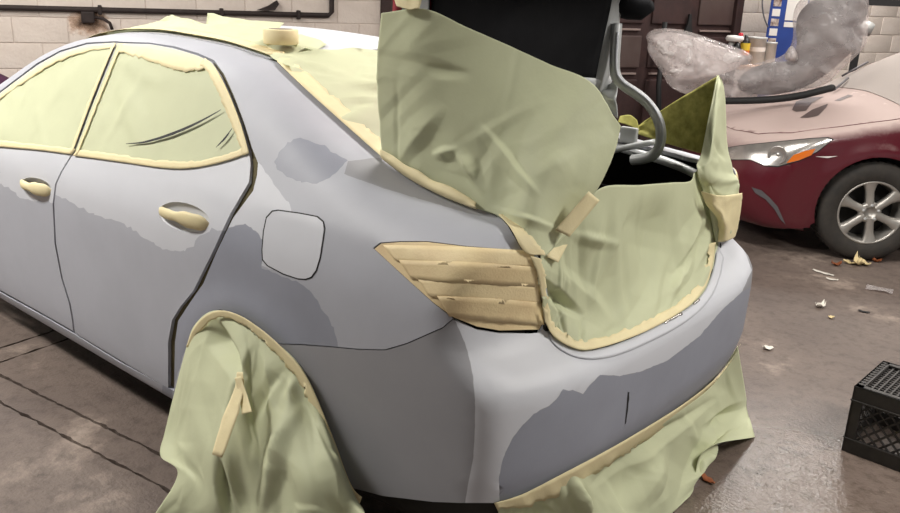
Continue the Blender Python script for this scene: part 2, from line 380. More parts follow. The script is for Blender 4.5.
def panel(B, name, poly, mats, parent, mode='side', res=.022, patches=(), off=0., lip=.014, disp=None, smooth=True, mirror=False, grow=0.):
    """a sheet cut out of the body surface along poly (uv), its rim turned inwards"""
    poly = np.asarray(poly, float); keep = [0]
    for i in range(1, len(poly)):
        if np.linalg.norm(poly[i]-poly[keep[-1]]) > 1.5e-3: keep.append(i)
    poly = poly[keep]
    if np.linalg.norm(poly[0]-poly[-1]) < 1.5e-3: poly = poly[:-1]
    lo, hi = poly.min(0), poly.max(0)
    gx = np.arange(lo[0]+res*.37, hi[0], res); gy = np.arange(lo[1]+res*.41, hi[1], res*.87)
    G = np.array([(x+(k % 2)*res*.5, y) for k, y in enumerate(gy) for x in gx])
    if len(G): G = G[inpoly(G, poly)]
    def far(G, line, d):
        if not len(G): return G
        L = resample(line, d*.8, True); ok = np.ones(len(G), bool)
        for i in range(0, len(L), 200):
            ok &= (np.linalg.norm(G[:, None]-L[None, i:i+200], axis=2).min(1) > d)
        return G[ok]
    G = far(G, poly, res*.4)
    verts = [poly]; edges = [(i, (i+1) % len(poly)) for i in range(len(poly))]; n = len(poly)
    for pp, _ in patches:
        G = far(G, pp, res*.35); verts.append(pp); edges += [(n+i, n+(i+1) % len(pp)) for i in range(len(pp))]; n += len(pp)
    verts.append(G); A = np.vstack([v for v in verts if len(v)])
    r = delaunay_2d_cdt([Vector(p) for p in A], edges, [], 0, 1e-6)
    U = np.array([v[:] for v in r[0]]); T = np.array([f for f in r[2] if len(f) == 3])
    c = U[T].mean(1); ok = inpoly(c, poly); T = T[ok]; c = c[ok]
    mi = np.zeros(len(T), int)
    for pp, k in patches: mi[inpoly(c, pp)] = k
    T = T[mi >= 0]; mi = mi[mi >= 0]
    P = B.to3d(U, mode, off); N = B.grad(P)
    if disp is not None: P = P+N*disp(P, U)[:, None]
    if grow: P = P+N*grow
    # rim
    from collections import Counter
    E = Counter(); 
    for t in T:
        for a, b in ((t[0], t[1]), (t[1], t[2]), (t[2], t[0])): E[(min(a, b), max(a, b))] += 1
    own = {}
    for q, t in enumerate(T):
        for a, b in ((t[0], t[1]), (t[1], t[2]), (t[2], t[0])): own[(min(a, b), max(a, b))] = (a, b, q)
    V = list(P); F = [tuple(t) for t in T]; MI = list(mi)
    if lip:
        top = {}; bot = {}
        for e, k in E.items():
            if k != 1: continue
            a, b, q = own[e]
            for v in (a, b):
                if v not in top:
                    top[v] = len(V); V.append(P[v]); bot[v] = len(V); V.append(P[v]-N[v]*lip)
            F.append((top[b], top[a], bot[a])); MI.append(mi[q]); F.append((top[b], bot[a], bot[b])); MI.append(mi[q])
    V = np.array(V)
    o = mesh_obj(name, B.world(V), F, mats, parent, smooth, MI)
    if mirror:
        Vm = V.copy(); Vm[:, 1] *= -1
        o2 = mesh_obj(name, B.world(Vm), [f[::-1] for f in F], mats, parent, smooth, MI)
        return o, o2
    return o

def surf_strip(B, name, A, C, matl, parent, n=40, m=4, off=.006, rag=0., seed=1, thick=.0004, lift=None):
    """a band of tape between two lines seen on the body"""
    rnd = random.Random(seed); A = even(smoothline(A, 2), n); C = even(smoothline(C, 2), n)
    if rag:
        C = C+np.array([[rnd.gauss(0, rag), rnd.gauss(0, rag)] for _ in range(n)])
    pts = np.array([A[i]*(1-j/(m-1))+C[i]*(j/(m-1)) for i in range(n) for j in range(m)])
    P = B.trace(pts, off)
    if lift is not None: P = P+B.grad(P)*lift(np.array([(i/(n-1), j/(m-1)) for i in range(n) for j in range(m)]))[:, None]
    P = B.world(P)
    return sheet_from_grid(name, P.reshape(n, m, 3), matl, parent, thick)

def sheet_from_grid(name, G, matl, parent, thick=.0015, smooth=True, origin=None):
    n, m = G.shape[:2]; V = G.reshape(-1, 3)
    F = [(i*m+j, i*m+j+1, (i+1)*m+j+1, (i+1)*m+j) for i in range(n-1) for j in range(m-1)]
    o = mesh_obj(name, V, F, matl, parent, smooth, origin=origin)
    if thick:
        md = o.modifiers.new('thickness', 'SOLIDIFY'); md.thickness = thick; md.offset = 0
    return o

def cr(p, t):
    """Catmull-Rom through rows of p at t in 0..1"""
    n = len(p); x = t*(n-1); i = min(int(x), n-2); f = x-i
    a = p[max(i-1, 0)] if i > 0 else 2*p[0]-p[1]; b = p[i]; c = p[i+1]; d = p[i+2] if i+2 < n else 2*p[-1]-p[-2]
    return .5*((2*b)+(-a+c)*f+(2*a-5*b+4*c-d)*f*f+(-a+3*b-3*c+d)*f**3)

def proj(P):
    d = np.asarray(P, float)-CAM; z = d @ FW
    return np.stack([450+FPX*(d @ RT)/z, 256.5-FPX*(d @ UP)/z], -1)

def paper_grid(ctrl, nu, nv, folds=None, fold_scale=1., edge_fix=None, marks=()):
    ctrl = np.asarray(ctrl, float)
    rows = np.array([[cr(r, v) for v in np.linspace(0, 1, nv)] for r in ctrl])
    G = np.array([cr(rows, u) for u in np.linspace(0, 1, nu)])
    if folds is not None:
        du = np.gradient(G, axis=0); dv = np.gradient(G, axis=1); N = np.cross(du, dv); N /= np.maximum(np.linalg.norm(N, axis=2, keepdims=True), 1e-9)
        lu = np.linalg.norm(G[-1]-G[0], axis=1).mean(); lv = np.linalg.norm(np.diff(G, axis=1), axis=2).sum(1).mean()
        U = np.array([(i/(nu-1)*lu, j/(nv-1)*lv) for i in range(nu) for j in range(nv)])
        h = folds(U).reshape(nu, nv)
        if marks:                      # the creases that stand out on this sheet
            Q = proj(G); sg = 1 if (N.reshape(-1, 3) @ -FW).mean() > 0 else -1
            for x0, y0, x1, y1, wd_, am, sk in marks:
                a = np.array([x0, y0]); d = np.array([x1, y1])-a; L = np.linalg.norm(d); d = d/L
                al = (Q-a) @ d/L; q = (Q-a) @ np.array([-d[1], d[0]]); tp_ = np.clip(np.minimum(al+.12, 1.12-al)*1.9, 0, 1); wl = wd_*(1+sk*np.sign(q))*(.55+.45*tp_)
                h = h+sg*am*np.maximum(0, 1-np.abs(q)/wl)*tp_
        if edge_fix is not None: h = h*edge_fix(np.linspace(0, 1, nu)[:, None], np.linspace(0, 1, nv)[None])
        G = G+N*h[..., None]
    G[..., 2] = np.maximum(G[..., 2], .004)
    return G

# ------------------------------------------------------------------ THE PLACE: floor
fl = mesh_obj('floor', [(-14, -14, -.03), (14, -14, -.03), (14, 14, -.03), (-14, 14, -.03)], [(0, 1, 2, 3)], M['groove'], smooth=False); tag(fl, kind='structure')
la = at_floor(0, 375)[:2]; lb = at_floor(160, 454)[:2]; l2 = at_floor(0, 405)[:2]; l3 = at_floor(183, 495)[:2]
dj = (lb-la)/np.linalg.norm(lb-la); nj = np.array([dj[1], -dj[0]])
if nj @ (CAM[:2]-la) < 0: nj = -nj
c1 = 0.; c2 = ((l2+l3)/2-la) @ nj
q0 = at_floor(0, 350)[:2]; q1 = at_floor(54, 329)[:2]; q2 = at_floor(0, 363)[:2]; q3 = at_floor(68, 338)[:2]
s1 = ((q0+q1)/2-la) @ dj; s2 = ((q2+q3)/2-la) @ dj
if s1 > s2: s1, s2 = s2, s1
rj = random.Random(5)
def slab(a0, a1, b0, b1):
    """a in dj, b in nj; ragged sawn edges"""
    g = .006; pts = []
    cs = [(a0+g, b0+g), (a1-g, b0+g), (a1-g, b1-g), (a0+g, b1-g)]
    for k in range(4):
        p, q = np.array(cs[k]), np.array(cs[(k+1) % 4]); L = np.linalg.norm(q-p); t = 0
        while t < L:
            pp = p+(q-p)*t/L; near = abs(pp[0]) < 3 and abs(pp[1]) < 1.5
            pts.append(pp+np.array([rj.gauss(0, .003), rj.gauss(0, .003)])*(1 if near else .2) if 0 < t else pp)
            t += .03 if near else .5
    P = [la+dj*a+nj*b for a, b in pts]; n = len(P)
    V = [(p[0], p[1], 0) for p in P]+[(p[0], p[1], -.028) for p in P]
    F = [tuple(range(n))]+[(i, n+i, n+(i+1) % n, (i+1) % n) for i in range(n)]
    mesh_obj('concrete_slab', V, F, M['floor'], fl, smooth=False)
slab(-7, s1, -11, c1); slab(s1, s2, -11, c1); slab(s2, 11, -11, c1)
slab(-7, 11, c1, c2); slab(-7, 11, c2, 7)

# ------------------------------------------------------------------ back wall of painted blocks
WA = CAM+6.6*rays(0, 43); WB = CAM+7.5*rays(330, 38)
we = (WB-WA); we[2] = 0; we /= np.linalg.norm(we); wn = np.array([-we[1], we[0], 0.])
if wn @ (CAM-WA) < 0: wn = -wn
W0 = np.array([WA[0], WA[1], 0.])
def wall_sz(px, py):
    d = rays(px, py); t = ((W0-CAM) @ wn)/(d @ wn); P = CAM+t*d
    return (P-W0) @ we, P[2]
def wpt(s, z, out=0.): return W0+we*s+wn*out+np.array([0, 0, z])
RW = np.stack([we, wn, np.array([0, 0, 1.])], 1)
sD0 = wall_sz(381, 10)[0]; sD1 = wall_sz(738, 40)[0]
b = MB()
for a0, a1 in ((-6, sD0), (sD1, 18.)):
    b.box(wpt((a0+a1)/2, 2.2, -.1), (a1-a0, .2, 4.4), RW)
b.box(wpt((sD0+sD1)/2, 3.6, -.1), (sD1-sD0, .2, 1.6), RW)
wall = b.build('wall_back', M['mortar']); tag(wall, kind='structure')
bb = MB(); bb.box((0, 0, 0), (.394, .03, .194), None, 0, .005)
bsrc = bb.build('block', M['wall'], None, True); bme = bsrc.data; bpy.data.objects.remove(bsrc)
def block(s, z, L=1.):
    o = bpy.data.objects.new('block', bme); COL.objects.link(o); o.parent = wall
    p = wpt(s, z, -.008+random.Random(int(s*100+z*999)).uniform(-.002, .002)); o.matrix_world = Matrix(((we[0], wn[0], 0, p[0]), (we[1], wn[1], 0, p[1]), (0, 0, 1, p[2]), (0, 0, 0, 1))) @ Matrix.Diagonal((L, 1, 1, 1))
zj = wall_sz(30, 43)[1]        # a bed joint at this height
k0 = -4
for k in range(-6, 6):
    z = zj+.1+k*.2
    for a0, a1 in ((-2.5, sD0), (sD1, 10.3)):
        s = a0-(0 if k % 2 else .2); 
        while s < a1:
            x0 = max(s, a0); x1 = min(s+.4, a1)
            if x1-x0 > .06: block((x0+x1)/2, z, (x1-x0)/.4)
            s += .4
# conduit with an upturn, clips and soot patch
zc = wall_sz(150, 11)[1]; sc = wall_sz(331, 14)[0]
cdt = thing('conduit', wpt(sc-2, zc), 'dark rusty conduit running along the white block wall and turning up', 'pipe')
b = MB(); b.tube([wpt(-3, zc, .03), wpt(0, zc, .03), wpt(1.3, zc, .03), wpt(sc-.03, zc, .03), wpt(sc, zc+.03, .03), wpt(sc, zc+1.3, .03)], .022, 10); b.build('pipe', M['soot'], cdt, True)
for s in (-.6, .75, 1.7, 2.35):
    b = MB(); b.box(wpt(s, zc, .03), (.03, .06, .075), RW, 0, .006); b.build('clip', M['soot'], cdt)
# burnt outlet on the wall
so, zo = wall_sz(88, 17)
ob = thing('outlet_box', wpt(so, zo, .02), 'small scorched black fitting with a drooping cable under the conduit', 'fitting')
b = MB(); b.box(wpt(so, zo, .035), (.10, .05, .09), RW, 0, .012); b.build('box', M['soot'], ob)
b = MB(); b.tube([wpt(so+.05, zo-.0, .05), wpt(so+.11, zo-.005, .07), wpt(so+.16, zo-.04, .075), wpt(so+.175, zo-.09, .07)], .013, 8); b.build('cable', M['soot'], ob, True)
# rust streak (flat stain of its own shape) under the fitting
def stain_mat():
    m = bpy.data.materials.new('soot and rust stain'); m.use_nodes = True; nt = m.node_tree; L = nt.links; B = nt.nodes['Principled BSDF']
    tc = nt.nodes.new('ShaderNodeTexCoord'); ln = nt.nodes.new('ShaderNodeVectorMath'); ln.operation = 'LENGTH'; L.new(tc.outputs['Object'], ln.inputs[0])
    n = nt.nodes.new('ShaderNodeTexNoise'); n.inputs['Scale'].default_value = 14; n.inputs['Detail'].default_value = 8; L.new(tc.outputs['Object'], n.inputs['Vector'])
    ad = nt.nodes.new('ShaderNodeMath'); ad.operation = 'MULTIPLY_ADD'; ad.inputs[1].default_value = .22; L.new(n.outputs['Fac'], ad.inputs[0]); L.new(ln.outputs['Value'], ad.inputs[2])
    a = nt.nodes.new('ShaderNodeMapRange'); a.inputs[1].default_value = .12; a.inputs[2].default_value = .27; a.inputs[3].default_value = 1; a.inputs[4].default_value = 0; L.new(ad.outputs[0], a.inputs[0])
    r = nt.nodes.new('ShaderNodeValToRGB'); r.color_ramp.elements[0].position = .14; r.color_ramp.elements[0].color = srgb(60, 46, 40); r.color_ramp.elements[1].position = .24; r.color_ramp.elements[1].color = srgb(206, 170, 142); L.new(ad.outputs[0], r.inputs[0]); L.new(r.outputs[0], B.inputs['Base Color'])
    L.new(a.outputs[0], B.inputs['Alpha']); B.inputs['Roughness'].default_value = .9
    return m
b = MB(); b.prism([(-.19, -.21), (.19, -.21), (.19, .05), (-.19, .05)], wpt(so, zo-.01), we, (0, 0, 1), wn, .010, .0115); st = b.build('soot_stain', stain_mat(), origin=wpt(so, zo-.02)); tag(st, 'sooty brown stain on the white wall around the scorched fitting', 'stain')
so2, zo2 = wall_sz(268, 6)
b = MB(); b.prism([(-.10, -.035), (.0, .005), (.07, .05), (.085, .02), (.05, -.03)], wpt(so2, zo2), we, (0, 0, 1), wn, .02, .06); tag(b.build('bracket', M['soot']), 'small dark bent metal bracket on the wall above the roof', 'bracket')
# purple cloth scrap at the left edge
sp_, zp_ = wall_sz(3, 78)
b = MB(); b.lathe([(.0, -.06), (.09, -.05), (.13, 0), (.10, .06), (.03, .10), (0, .1)], wpt(sp_-.03, zp_-.05, .14), n=12)
o = b.build('rag', mat('purple cloth', srgb(74, 40, 66), .9, var=.2, vscale=20), None, True); tag(o, 'dark purple rag bundled on a post by the white wall', 'rag')
b = MB(); b.tube([wpt(sp_-.03, 0, .14), wpt(sp_-.03, zp_-.1, .14)], .03, 10); tag(b.build('post', M['steel'], None, True), 'thin metal post holding the purple rag at the wall', 'post')

# brown panelled door
dr = tag(bpy.data.objects.new('door_1', None), kind='structure'); COL.objects.link(dr); dr.location = wpt((sD0+sD1)/2, 0)
dr['label'] = 'wide dark brown panelled shop door in the back wall'
wid = sD1-sD0
b = MB(); b.box(wpt((sD0+sD1)/2, 1.4, -.08), (wid, .06, 2.8), RW); b.build('door_leaf', M['brown'], dr)
zs = [wall_sz(650, 74)[1], wall_sz(650, 30)[1]]
np_ = 7
for i in range(np_):
    a0 = sD0+wid*i/np_; a1 = sD0+wid*(i+1)/np_
    for z0, z1 in ((.08, zs[0]-.03), (zs[0]+.03, zs[1]-.03), (zs[1]+.03, 2.75)):
        b = MB(); b.box(wpt((a0+a1)/2, (z0+z1)/2, -.04), (a1-a0-.10, .03, z1-z0-.06), RW, 0, .012); b.build('door_panel', M['brown2'] if (i+int(z0*3)) % 3 == 0 else M['brown'], dr)
for z in zs:
    for i in range(np_):
        a0 = sD0+wid*i/np_; b = MB(); b.box(wpt(a0+wid/np_/2, z, -.035), (wid/np_-.16, .025, .02), RW, 0, .004); b.build('ledge', M['trimline'], dr)
for s in (sD0+.04, sD1-.05):
    b = MB(); b.box(wpt(s, 1.4, -.01), (.09, .08, 2.8), RW, 0, .01); b.build('door_frame', M['brown'], dr)
# bar leaning on the door
p0 = wall_sz(652, 84); p1 = wall_sz(661, 28)
b = MB(); b.tube([wpt(p0[0]-.05, .02, .35), wpt(p0[0], p0[1], .12), wpt(p1[0]+.02, p1[1]+.06, .03)], .028, 8); tag(b.build('bar', M['black'], None, True), 'thin black bar leaning against the brown door', 'bar')
sf, zf = wall_sz(688, 24)
b = MB(); b.prism([(-.06, -.12), (.06, -.12), (.03, -.02), (.012, .10), (-.012, .10), (-.02, 0)], wpt(sf, zf), we, (0, 0, 1), wn, .0, .03); tag(b.build('hook', M['black']), 'pointed dark hook on the brown door above the plastic bag', 'hook')

# ceiling with fluorescent fittings
b = MB(); b.box((0, 0, CEIL+.06), (28, 28, .1)); tag(b.build('ceiling', M['ceil']), kind='structure')
em = bpy.data.materials.new('fluorescent tube'); em.use_nodes = True; nt = em.node_tree
e = nt.nodes.new('ShaderNodeEmission'); e.inputs[0].default_value = (1, .96, .88, 1); e.inputs[1].default_value = 6; nt.links.new(e.outputs[0], nt.nodes['Material Output'].inputs[0])
for i, (x, y, wdt, pw) in enumerate(LAMPS):
    t = thing('fluorescent_lamp', (x, y, CEIL), 'white fluorescent ceiling fitting out of view above the workshop', 'lamp', 'ceiling fittings out of frame')
    b = MB(); b.box((x, y, CEIL-.04), (1.5, .34, .07), None, 0, .01); b.build('housing', M['white'], t)
    for dy in (-.09, .09):
        b = MB(); b.tube([(x-.7, y+dy, CEIL-.10), (x+.7, y+dy, CEIL-.10)], .018, 8); b.build('tube', em, t, True)
    ld = bpy.data.lights.new('tube_light', 'AREA'); ld.shape = 'RECTANGLE'; ld.size = 1.4; ld.size_y = wdt; ld.energy = pw; ld.color = (1, .965, .91)
    lo = bpy.data.objects.new('tube_light', ld); COL.objects.link(lo); lo.parent = t; lo.location = (0, 0, -.14)

# ================================================================== GREY SEDAN
prof = smooth1([(.05, .77), (.13, .825), (.19, .852), (.26, .866), (.34, .872), (.45, .876), (.62, .880), (.78, .882), (.87, .878), (.93, .864), (1.0, .836), (1.06, .806), (1.2, .735), (1.35, .655), (1.45, .60), (1.7, .45)], .022, 0, 1.8)
plan = smooth1([(-.3, .88), (.0, .945), (.2, .965), (.5, .98), (1.0, .992), (1.6, 1), (3.2, 1), (3.9, .985), (4.3, .94), (4.7, .80)], .12, -.6, 5)
upin = smooth1([(-.3, .2), (.6, .2), (1.0, .13), (1.6, .03), (2.4, 0), (3.2, .06), (4, .2)], .15, -.6, 5)
top = smooth1([(-.4, 1.05), (.1, 1.085), (.35, 1.105), (.6, 1.13), (.8, 1.19), (1.0, 1.275), (1.2, 1.35), (1.4, 1.405), (1.7, 1.44), (2.1, 1.456), (2.35, 1.445), (2.55, 1.415), (2.75, 1.355), (3.0, 1.225), (3.3, 1.08), (3.5, 1.0), (3.75, .97), (4.1, .92), (4.4, .82), (4.6, .66), (4.8, .4)], .06, -.6, 5)
camb = smooth1([(-.4, .06), (.6, .06), (1.0, .12), (1.5, .13), (3, .12), (3.7, .07), (5, .07)], .1, -.6, 5)
rear0 = smooth1([(.1, .2), (.18, .13), (.25, .075), (.35, .025), (.44, .0), (.62, -.004), (.685, .0), (.715, .03), (.745, .075), (.785, .122), (.85, .13), (1.0, .105), (1.1, .12), (1.7, .3)], .013, 0, 1.8)
front0 = smooth1([(.1, 4.45), (.25, 4.58), (.5, 4.63), (.7, 4.6), (.9, 4.5), (1.2, 4.3)], .04, 0, 1.8)
WX = (1.02, 3.72)
def F_grey(P):
    x, y, z = P[..., 0], np.abs(P[..., 1]), P[..., 2]
    w_ = prof(z)*plan(x)-upin(x)*np.maximum(z-1.0, 0)
    for wx in WX:
        r = np.hypot(x-wx, z-.31); w_ = w_+.014*np.exp(-((r-.37)/.06)**2)
    fs = (y-w_)*.93
    ft = (z-(top(x)-camb(x)*np.minimum(y, 1.0)**2))*.9
    yc = np.minimum(y, 1.0)
    fr = (rear0(z)+.03*(yc/.7)**2+.085*np.clip((yc-.35)/.5, 0, 2)**3-x)*.85
    ff = (x-front0(z)+.16*(yc/.7)**2+.1*np.clip((yc-.5)/.4, 0, 2)**3)*.8
    a = smax(fs, ft, .07); a = smax(a, fr, .05); a = smax(a, ff, .08)
    return smax(a, .15-z, .04)
G = Body(F_grey, (0, 0, 0), (1, 0, 0), (0, 1, 0), 1.1, .72)
car = thing('sedan', (2.3, 0, 0), 'grey primed four door sedan masked with green paper, trunk lid raised', 'car')
PAINT = [M['primer'], M['silver'], M['primer_dark'], M['primer_mid']]
rp = random.Random(11)
def ragged(pts, step=4., amp=.9):
    p = resample(pts, step, True); return p+np.array([[rp.gauss(0, amp), rp.gauss(0, amp)] for _ in p])
def patch(pts, k, amp=.9): return (G.uv(G.trace(ragged(pts, 4., amp))), k)

# ---- doors
def cup_px(cx, cy, sc):
    hw, hh = 26*sc, 14*sc; tilt = math.radians(15)
    return [(cx+hw*math.cos(a)*math.cos(tilt)-hh*math.sin(a)*math.sin(tilt), cy+hw*math.cos(a)*math.sin(tilt)+hh*math.sin(a)*math.cos(tilt)) for a in np.linspace(0, 2*math.pi, 30, endpoint=False)]
front_top = [(0, 93), (17, 80), (37, 65), (60, 52), (87, 44), (115, 42.5)]
bline = [(115, 42.5), (71, 155), (61, 171), (55, 184), (52.5, 204), (54.5, 244), (61, 278), (69, 304), (72, 321), (73, 331)]
def shifted(l, dx, dy=0): return [(x+dx, y+dy) for x, y in l]
d_bot = [(0, 290), (40, 312), (73, 331)]
off_front = [(3.18, .80, 1.02), (3.22, .86, .85), (3.18, .87, .5), (3.1, .86, .23)]
pl_ = np.vstack([px_uv(G, bline), px_uv(G, d_bot[::-1]), loc_uv(G, [(3.02, .86, .21)]+off_front[::-1]+[(3.06, .76, 1.11)]), px_uv(G, front_top)])
light_f = [(-2, 140), (80, 150), (62, 171), (56, 185), (54, 203), (50, 202), (38, 200), (28, 200), (20, 197), (10, 189), (-2, 184)]
fd = panel(G, 'front_door', pl_, PAINT, car, patches=[patch(light_f, 1), (G.uv(G.trace(np.array(cup_px(36, 186.5, .6)))), -1)], mirror=True)
door_tr = [(119, 43), (150, 44), (173, 48), (197, 55), (212, 62), (221, 75), (231, 97), (241, 123), (249, 150), (250.5, 165), (249, 182), (230, 214), (213, 251), (193, 291), (180, 307), (172, 320), (168, 342), (168, 388)]
pl_ = np.vstack([px_uv(G, door_tr), px_uv(G, [(168, 388), (120, 360), (75, 333)]), px_uv(G, shifted(bline, 1.6)[::-1])])
light_r = [(66, 150), (240, 140), (254, 160), (250, 185), (232, 214), (224, 232), (213, 229), (207, 233), (200, 236), (196, 242), (191, 247), (183, 251), (170, 251), (160, 247), (150, 242), (141, 235), (133, 230), (120, 222), (110, 219), (95, 215), (80, 208), (66, 199), (52, 193), (56, 184), (62, 170)]
rd = panel(G, 'rear_door', pl_, PAINT, car, patches=[patch(light_r, 1), (G.uv(G.trace(np.array(cup_px(184, 217, 1.0)))), -1)], mirror=True)
# seal in the door gap
gapA = door_tr[3:]; gapB = [(198, 53), (214, 60), (224, 74), (234, 96), (244, 122), (252, 148), (258, 163), (257, 175), (253, 191), (233, 218), (217, 251), (203, 284), (191, 301), (178, 321), (175, 342), (174, 394)]
surf_strip(G, 'door_seal', shifted(gapA, -2), shifted(gapB, 3), M['olive'], car, 60, 4, -.012)
# handles wrapped in tape
def handle(door, cx, cy, sc):
    el = G.uv(G.trace(np.array(cup_px(cx, cy, sc)))); ec = el.mean(0); ax_ = el-ec; rx = np.abs(ax_[:, 0]).max(); ry_ = np.abs(ax_[:, 1]).max()
    cov = np.cov(ax_.T); ic = np.linalg.inv(cov)/2
    def bowl(P, U):
        d = U-ec; r2 = np.einsum('ij,jk,ik->i', d, ic, d); return -.022*np.clip(1-r2, 0, 1)**.6
    panel(G, 'handle_recess', el, [M['silver']], door, res=.008, lip=0, disp=bowl)
    hw = 26*sc; n = 17; k = 14; V = []
    for i in range(n):
        t = i/(n-1); p = np.array([cx-hw*.98+2*hw*.97*t, cy-(6.5-14.5*t)*sc])
        sh = max(.02, 1-abs(2*t-1)**3.5)**.5; lift = -.006+.026*math.sin(math.pi*t)**.7
        q = G.trace([p], 0)[0]; nn = G.grad(q[None])[0]; q = q+nn*lift
        tw = .004*math.sin(7*t+1); hh_ = (.021+.009*t-.008*math.exp(-((t-.38)/.14)**2))*sh+.0015*math.sin(23*t); th_ = .013*sh
        for j in range(k):
            a = 2*math.pi*j/k; V.append(G.world(q+np.array([0, 0, 1.])*(hh_*math.cos(a)*(1+.06*math.sin(9*t+j)))+nn*(th_*math.sin(a)+tw*.3)))
    Fh = [(i*k+j, i*k+(j+1) % k, (i+1)*k+(j+1) % k, (i+1)*k+j) for i in range(n-1) for j in range(k)]+[tuple(range(k))[::-1], tuple((n-1)*k+j for j in range(k))]
    h = mesh_obj('handle', V, Fh, M['tape'], door); h['label'] = 'pull handle wrapped in cream masking tape'
handle(rd[0], 184, 217, 1.0); handle(fd[0], 36, 186.5, .60)

# ---- uniside with quarter panel
lamp_top = [(373, 248), (380, 242.5), (400, 241), (427, 241), (467, 246), (522, 250.5)]
lamp_bot = [(373, 248), (400, 273), (433, 303), (453, 318.5)]
seam = [(453, 318.5), (443, 327), (425, 335), (407, 343), (385, 349.5), (360, 349), (333, 346.5), (300, 344), (275, 343.5)]
arch_px = [(275, 343.5), (263, 331), (252, 322), (240, 315), (220, 309.5), (207, 313), (196, 324), (190, 336)]
arch_l = [(1.02+.36*math.cos(a), .87, .31+.36*math.sin(a)) for a in np.linspace(.40, -.38, 8)]
q_edge = [(277, 62), (300, 84), (340, 120), (383, 157), (410, 177), (440, 192), (475, 207), (497, 213), (508, 226), (522, 250.5)]
roof_edge = [(3.22, .735, 0), (3.0, .655, 0), (2.75, .565, 0), (2.5, .50, 0), (2.2, .465, 0), (1.9, .45, 0), (1.65, .44, 0)]
re3 = G.to3d(np.array([(x, y) for x, y, _ in roof_edge]), 'top')
top_open = [(119, 41.5), (150, 42.5), (174, 46), (198, 53), (214, 60), (224, 74), (234, 96), (244, 122), (252, 148), (258, 163), (257, 175), (253, 191), (233, 218), (217, 251), (203, 284), (191, 301), (178, 321), (175, 342), (174, 391)]
front_open = [(0, 91), (17, 78), (37, 63), (60, 50.5), (87, 42.5), (117, 41)]
pl_ = np.vstack([G.uv(re3), px_uv(G, q_edge), px_uv(G, lamp_top[::-1]), px_uv(G, lamp_bot), px_uv(G, seam), px_uv(G, arch_px), loc_uv(G, arch_l),
                 loc_uv(G, [(1.40, .84, .165), (2.0, .845, .165), (2.6, .845, .165), (3.2, .845, .165), (3.2, .86, .205)]),
                 px_uv(G, [(0, 292.5), (40, 314.5), (73, 333.5), (120, 362.5), (174, 391)]), px_uv(G, top_open[::-1]), px_uv(G, front_open[::-1]), loc_uv(G, [(3.08, .765, 1.105)])])
dark_q = [(222, 228), (233, 227), (245, 224), (251, 228), (258, 233), (262, 240), (262, 268), (285, 278), (300, 283), (310, 291), (317, 300), (323, 311), (329, 320), (333, 328), (337, 338), (338, 352), (270, 350), (215, 315), (185, 350), (170, 400), (160, 400), (172, 330), (200, 285)]
light_q = [(257, 160), (268, 175), (280, 192), (290, 206), (292, 240), (288, 275), (262, 266), (262, 240), (258, 233), (245, 224), (233, 226), (225, 228), (252, 190)]
dark_c = [(275, 162), (278, 153), (283, 147), (290, 141), (297, 138), (305, 138), (318, 144), (326, 147), (333, 152), (348, 161), (338, 170), (330, 178), (316, 184), (300, 182), (285, 175), (277, 170)]
shade_d = [(348, 161), (383, 157), (440, 192), (497, 214), (497, 218), (473, 214.5), (433, 203), (383, 188), (344, 174)]  # shade along the deck-side crease, painted in as a darker band
qp = panel(G, 'quarter_panel', pl_, [M['primer'], M['silver'], M['primer_dark'], M['primer_mid']], car, patches=[patch(light_q, 1, .5), patch(dark_q, 2, .5), patch(dark_c, 2, .6), patch(shade_d, 3, .2)], mirror=True)
# fuel door
fuel = [(272, 210.5), (278, 209.5), (300, 212.5), (318, 216), (324, 221), (325.5, 228), (324.5, 236), (321, 258), (317, 271), (312, 278), (306, 280), (298, 279.5), (283, 274.5), (267, 266), (262, 260), (261.5, 250), (263, 231), (266, 217)]
panel(G, 'fuel_door_gap', px_uv(G, fuel, 5, closed=True), [M['black']], car, res=.02, lip=0, off=.0008)
fin = [(293.5+(x-293.5)*.955, 245+(y-245)*.96) for x, y in fuel]
panel(G, 'fuel_door', px_uv(G, fin, 4, closed=True), [M['silver']], car, res=.015, lip=.002, off=.0022)
# ---- tail lamp under tape
lampo = lamp_top+[(530, 254), (537, 271), (540, 288), (545, 321), (540, 330.5), (500, 331.5), (477, 327.5), (453, 318)]+lamp_bot[::-1][1:-1]
lc = np.mean(lampo, axis=0); lin = [(lc[0]+(x-lc[0])*.985, lc[1]+(y-lc[1])*.975) for x, y in lampo]
LF = Folds(3, 26, (-.9, 0), (-.1, .4), .0015, (.01, .03), (.05, .18))
tl = panel(G, 'tail_lamp', px_uv(G, lin, 4, closed=True), [M['tape2']], car, res=.012, lip=.01, off=.002, disp=lambda P, U: LF(U), mirror=True)
tl[0]['label'] = 'tail lamp covered with overlapping strips of masking tape'
panel(G, 'lamp_gap', px_uv(G, [(lc[0]+(x-lc[0])*.998, lc[1]+(y-lc[1])*.99) for x, y in lampo], 4, closed=True), [M['black']], car, res=.02, lip=0, off=-.001)
for i, (yl0, yl1, yr0, yr1, xl, xr) in enumerate([(243, 261, 251, 269, 380, 534), (258, 279, 267, 287, 396, 538), (276, 297, 285, 306, 414, 541), (294, 316, 303, 325, 434, 544)]):
    surf_strip(G, 'tape_strip', [(xl+3, yl0+2), ((xl+xr)/2, (yl0+yr0)/2-1), (xr, yr0)], [(xl+15, yl1), ((xl+xr)/2, (yl1+yr1)/2+1), (xr, yr1)], M['tape3'] if i % 2 == 0 else M['tape2'], tl[0], 40, 5, .0055+.0008*(i % 2), .3, i, .0002,
               lift=lambda U, i=i: .0012*np.maximum(0, np.sin(U[:, 0]*14+i+U[:, 1]*3))**3)
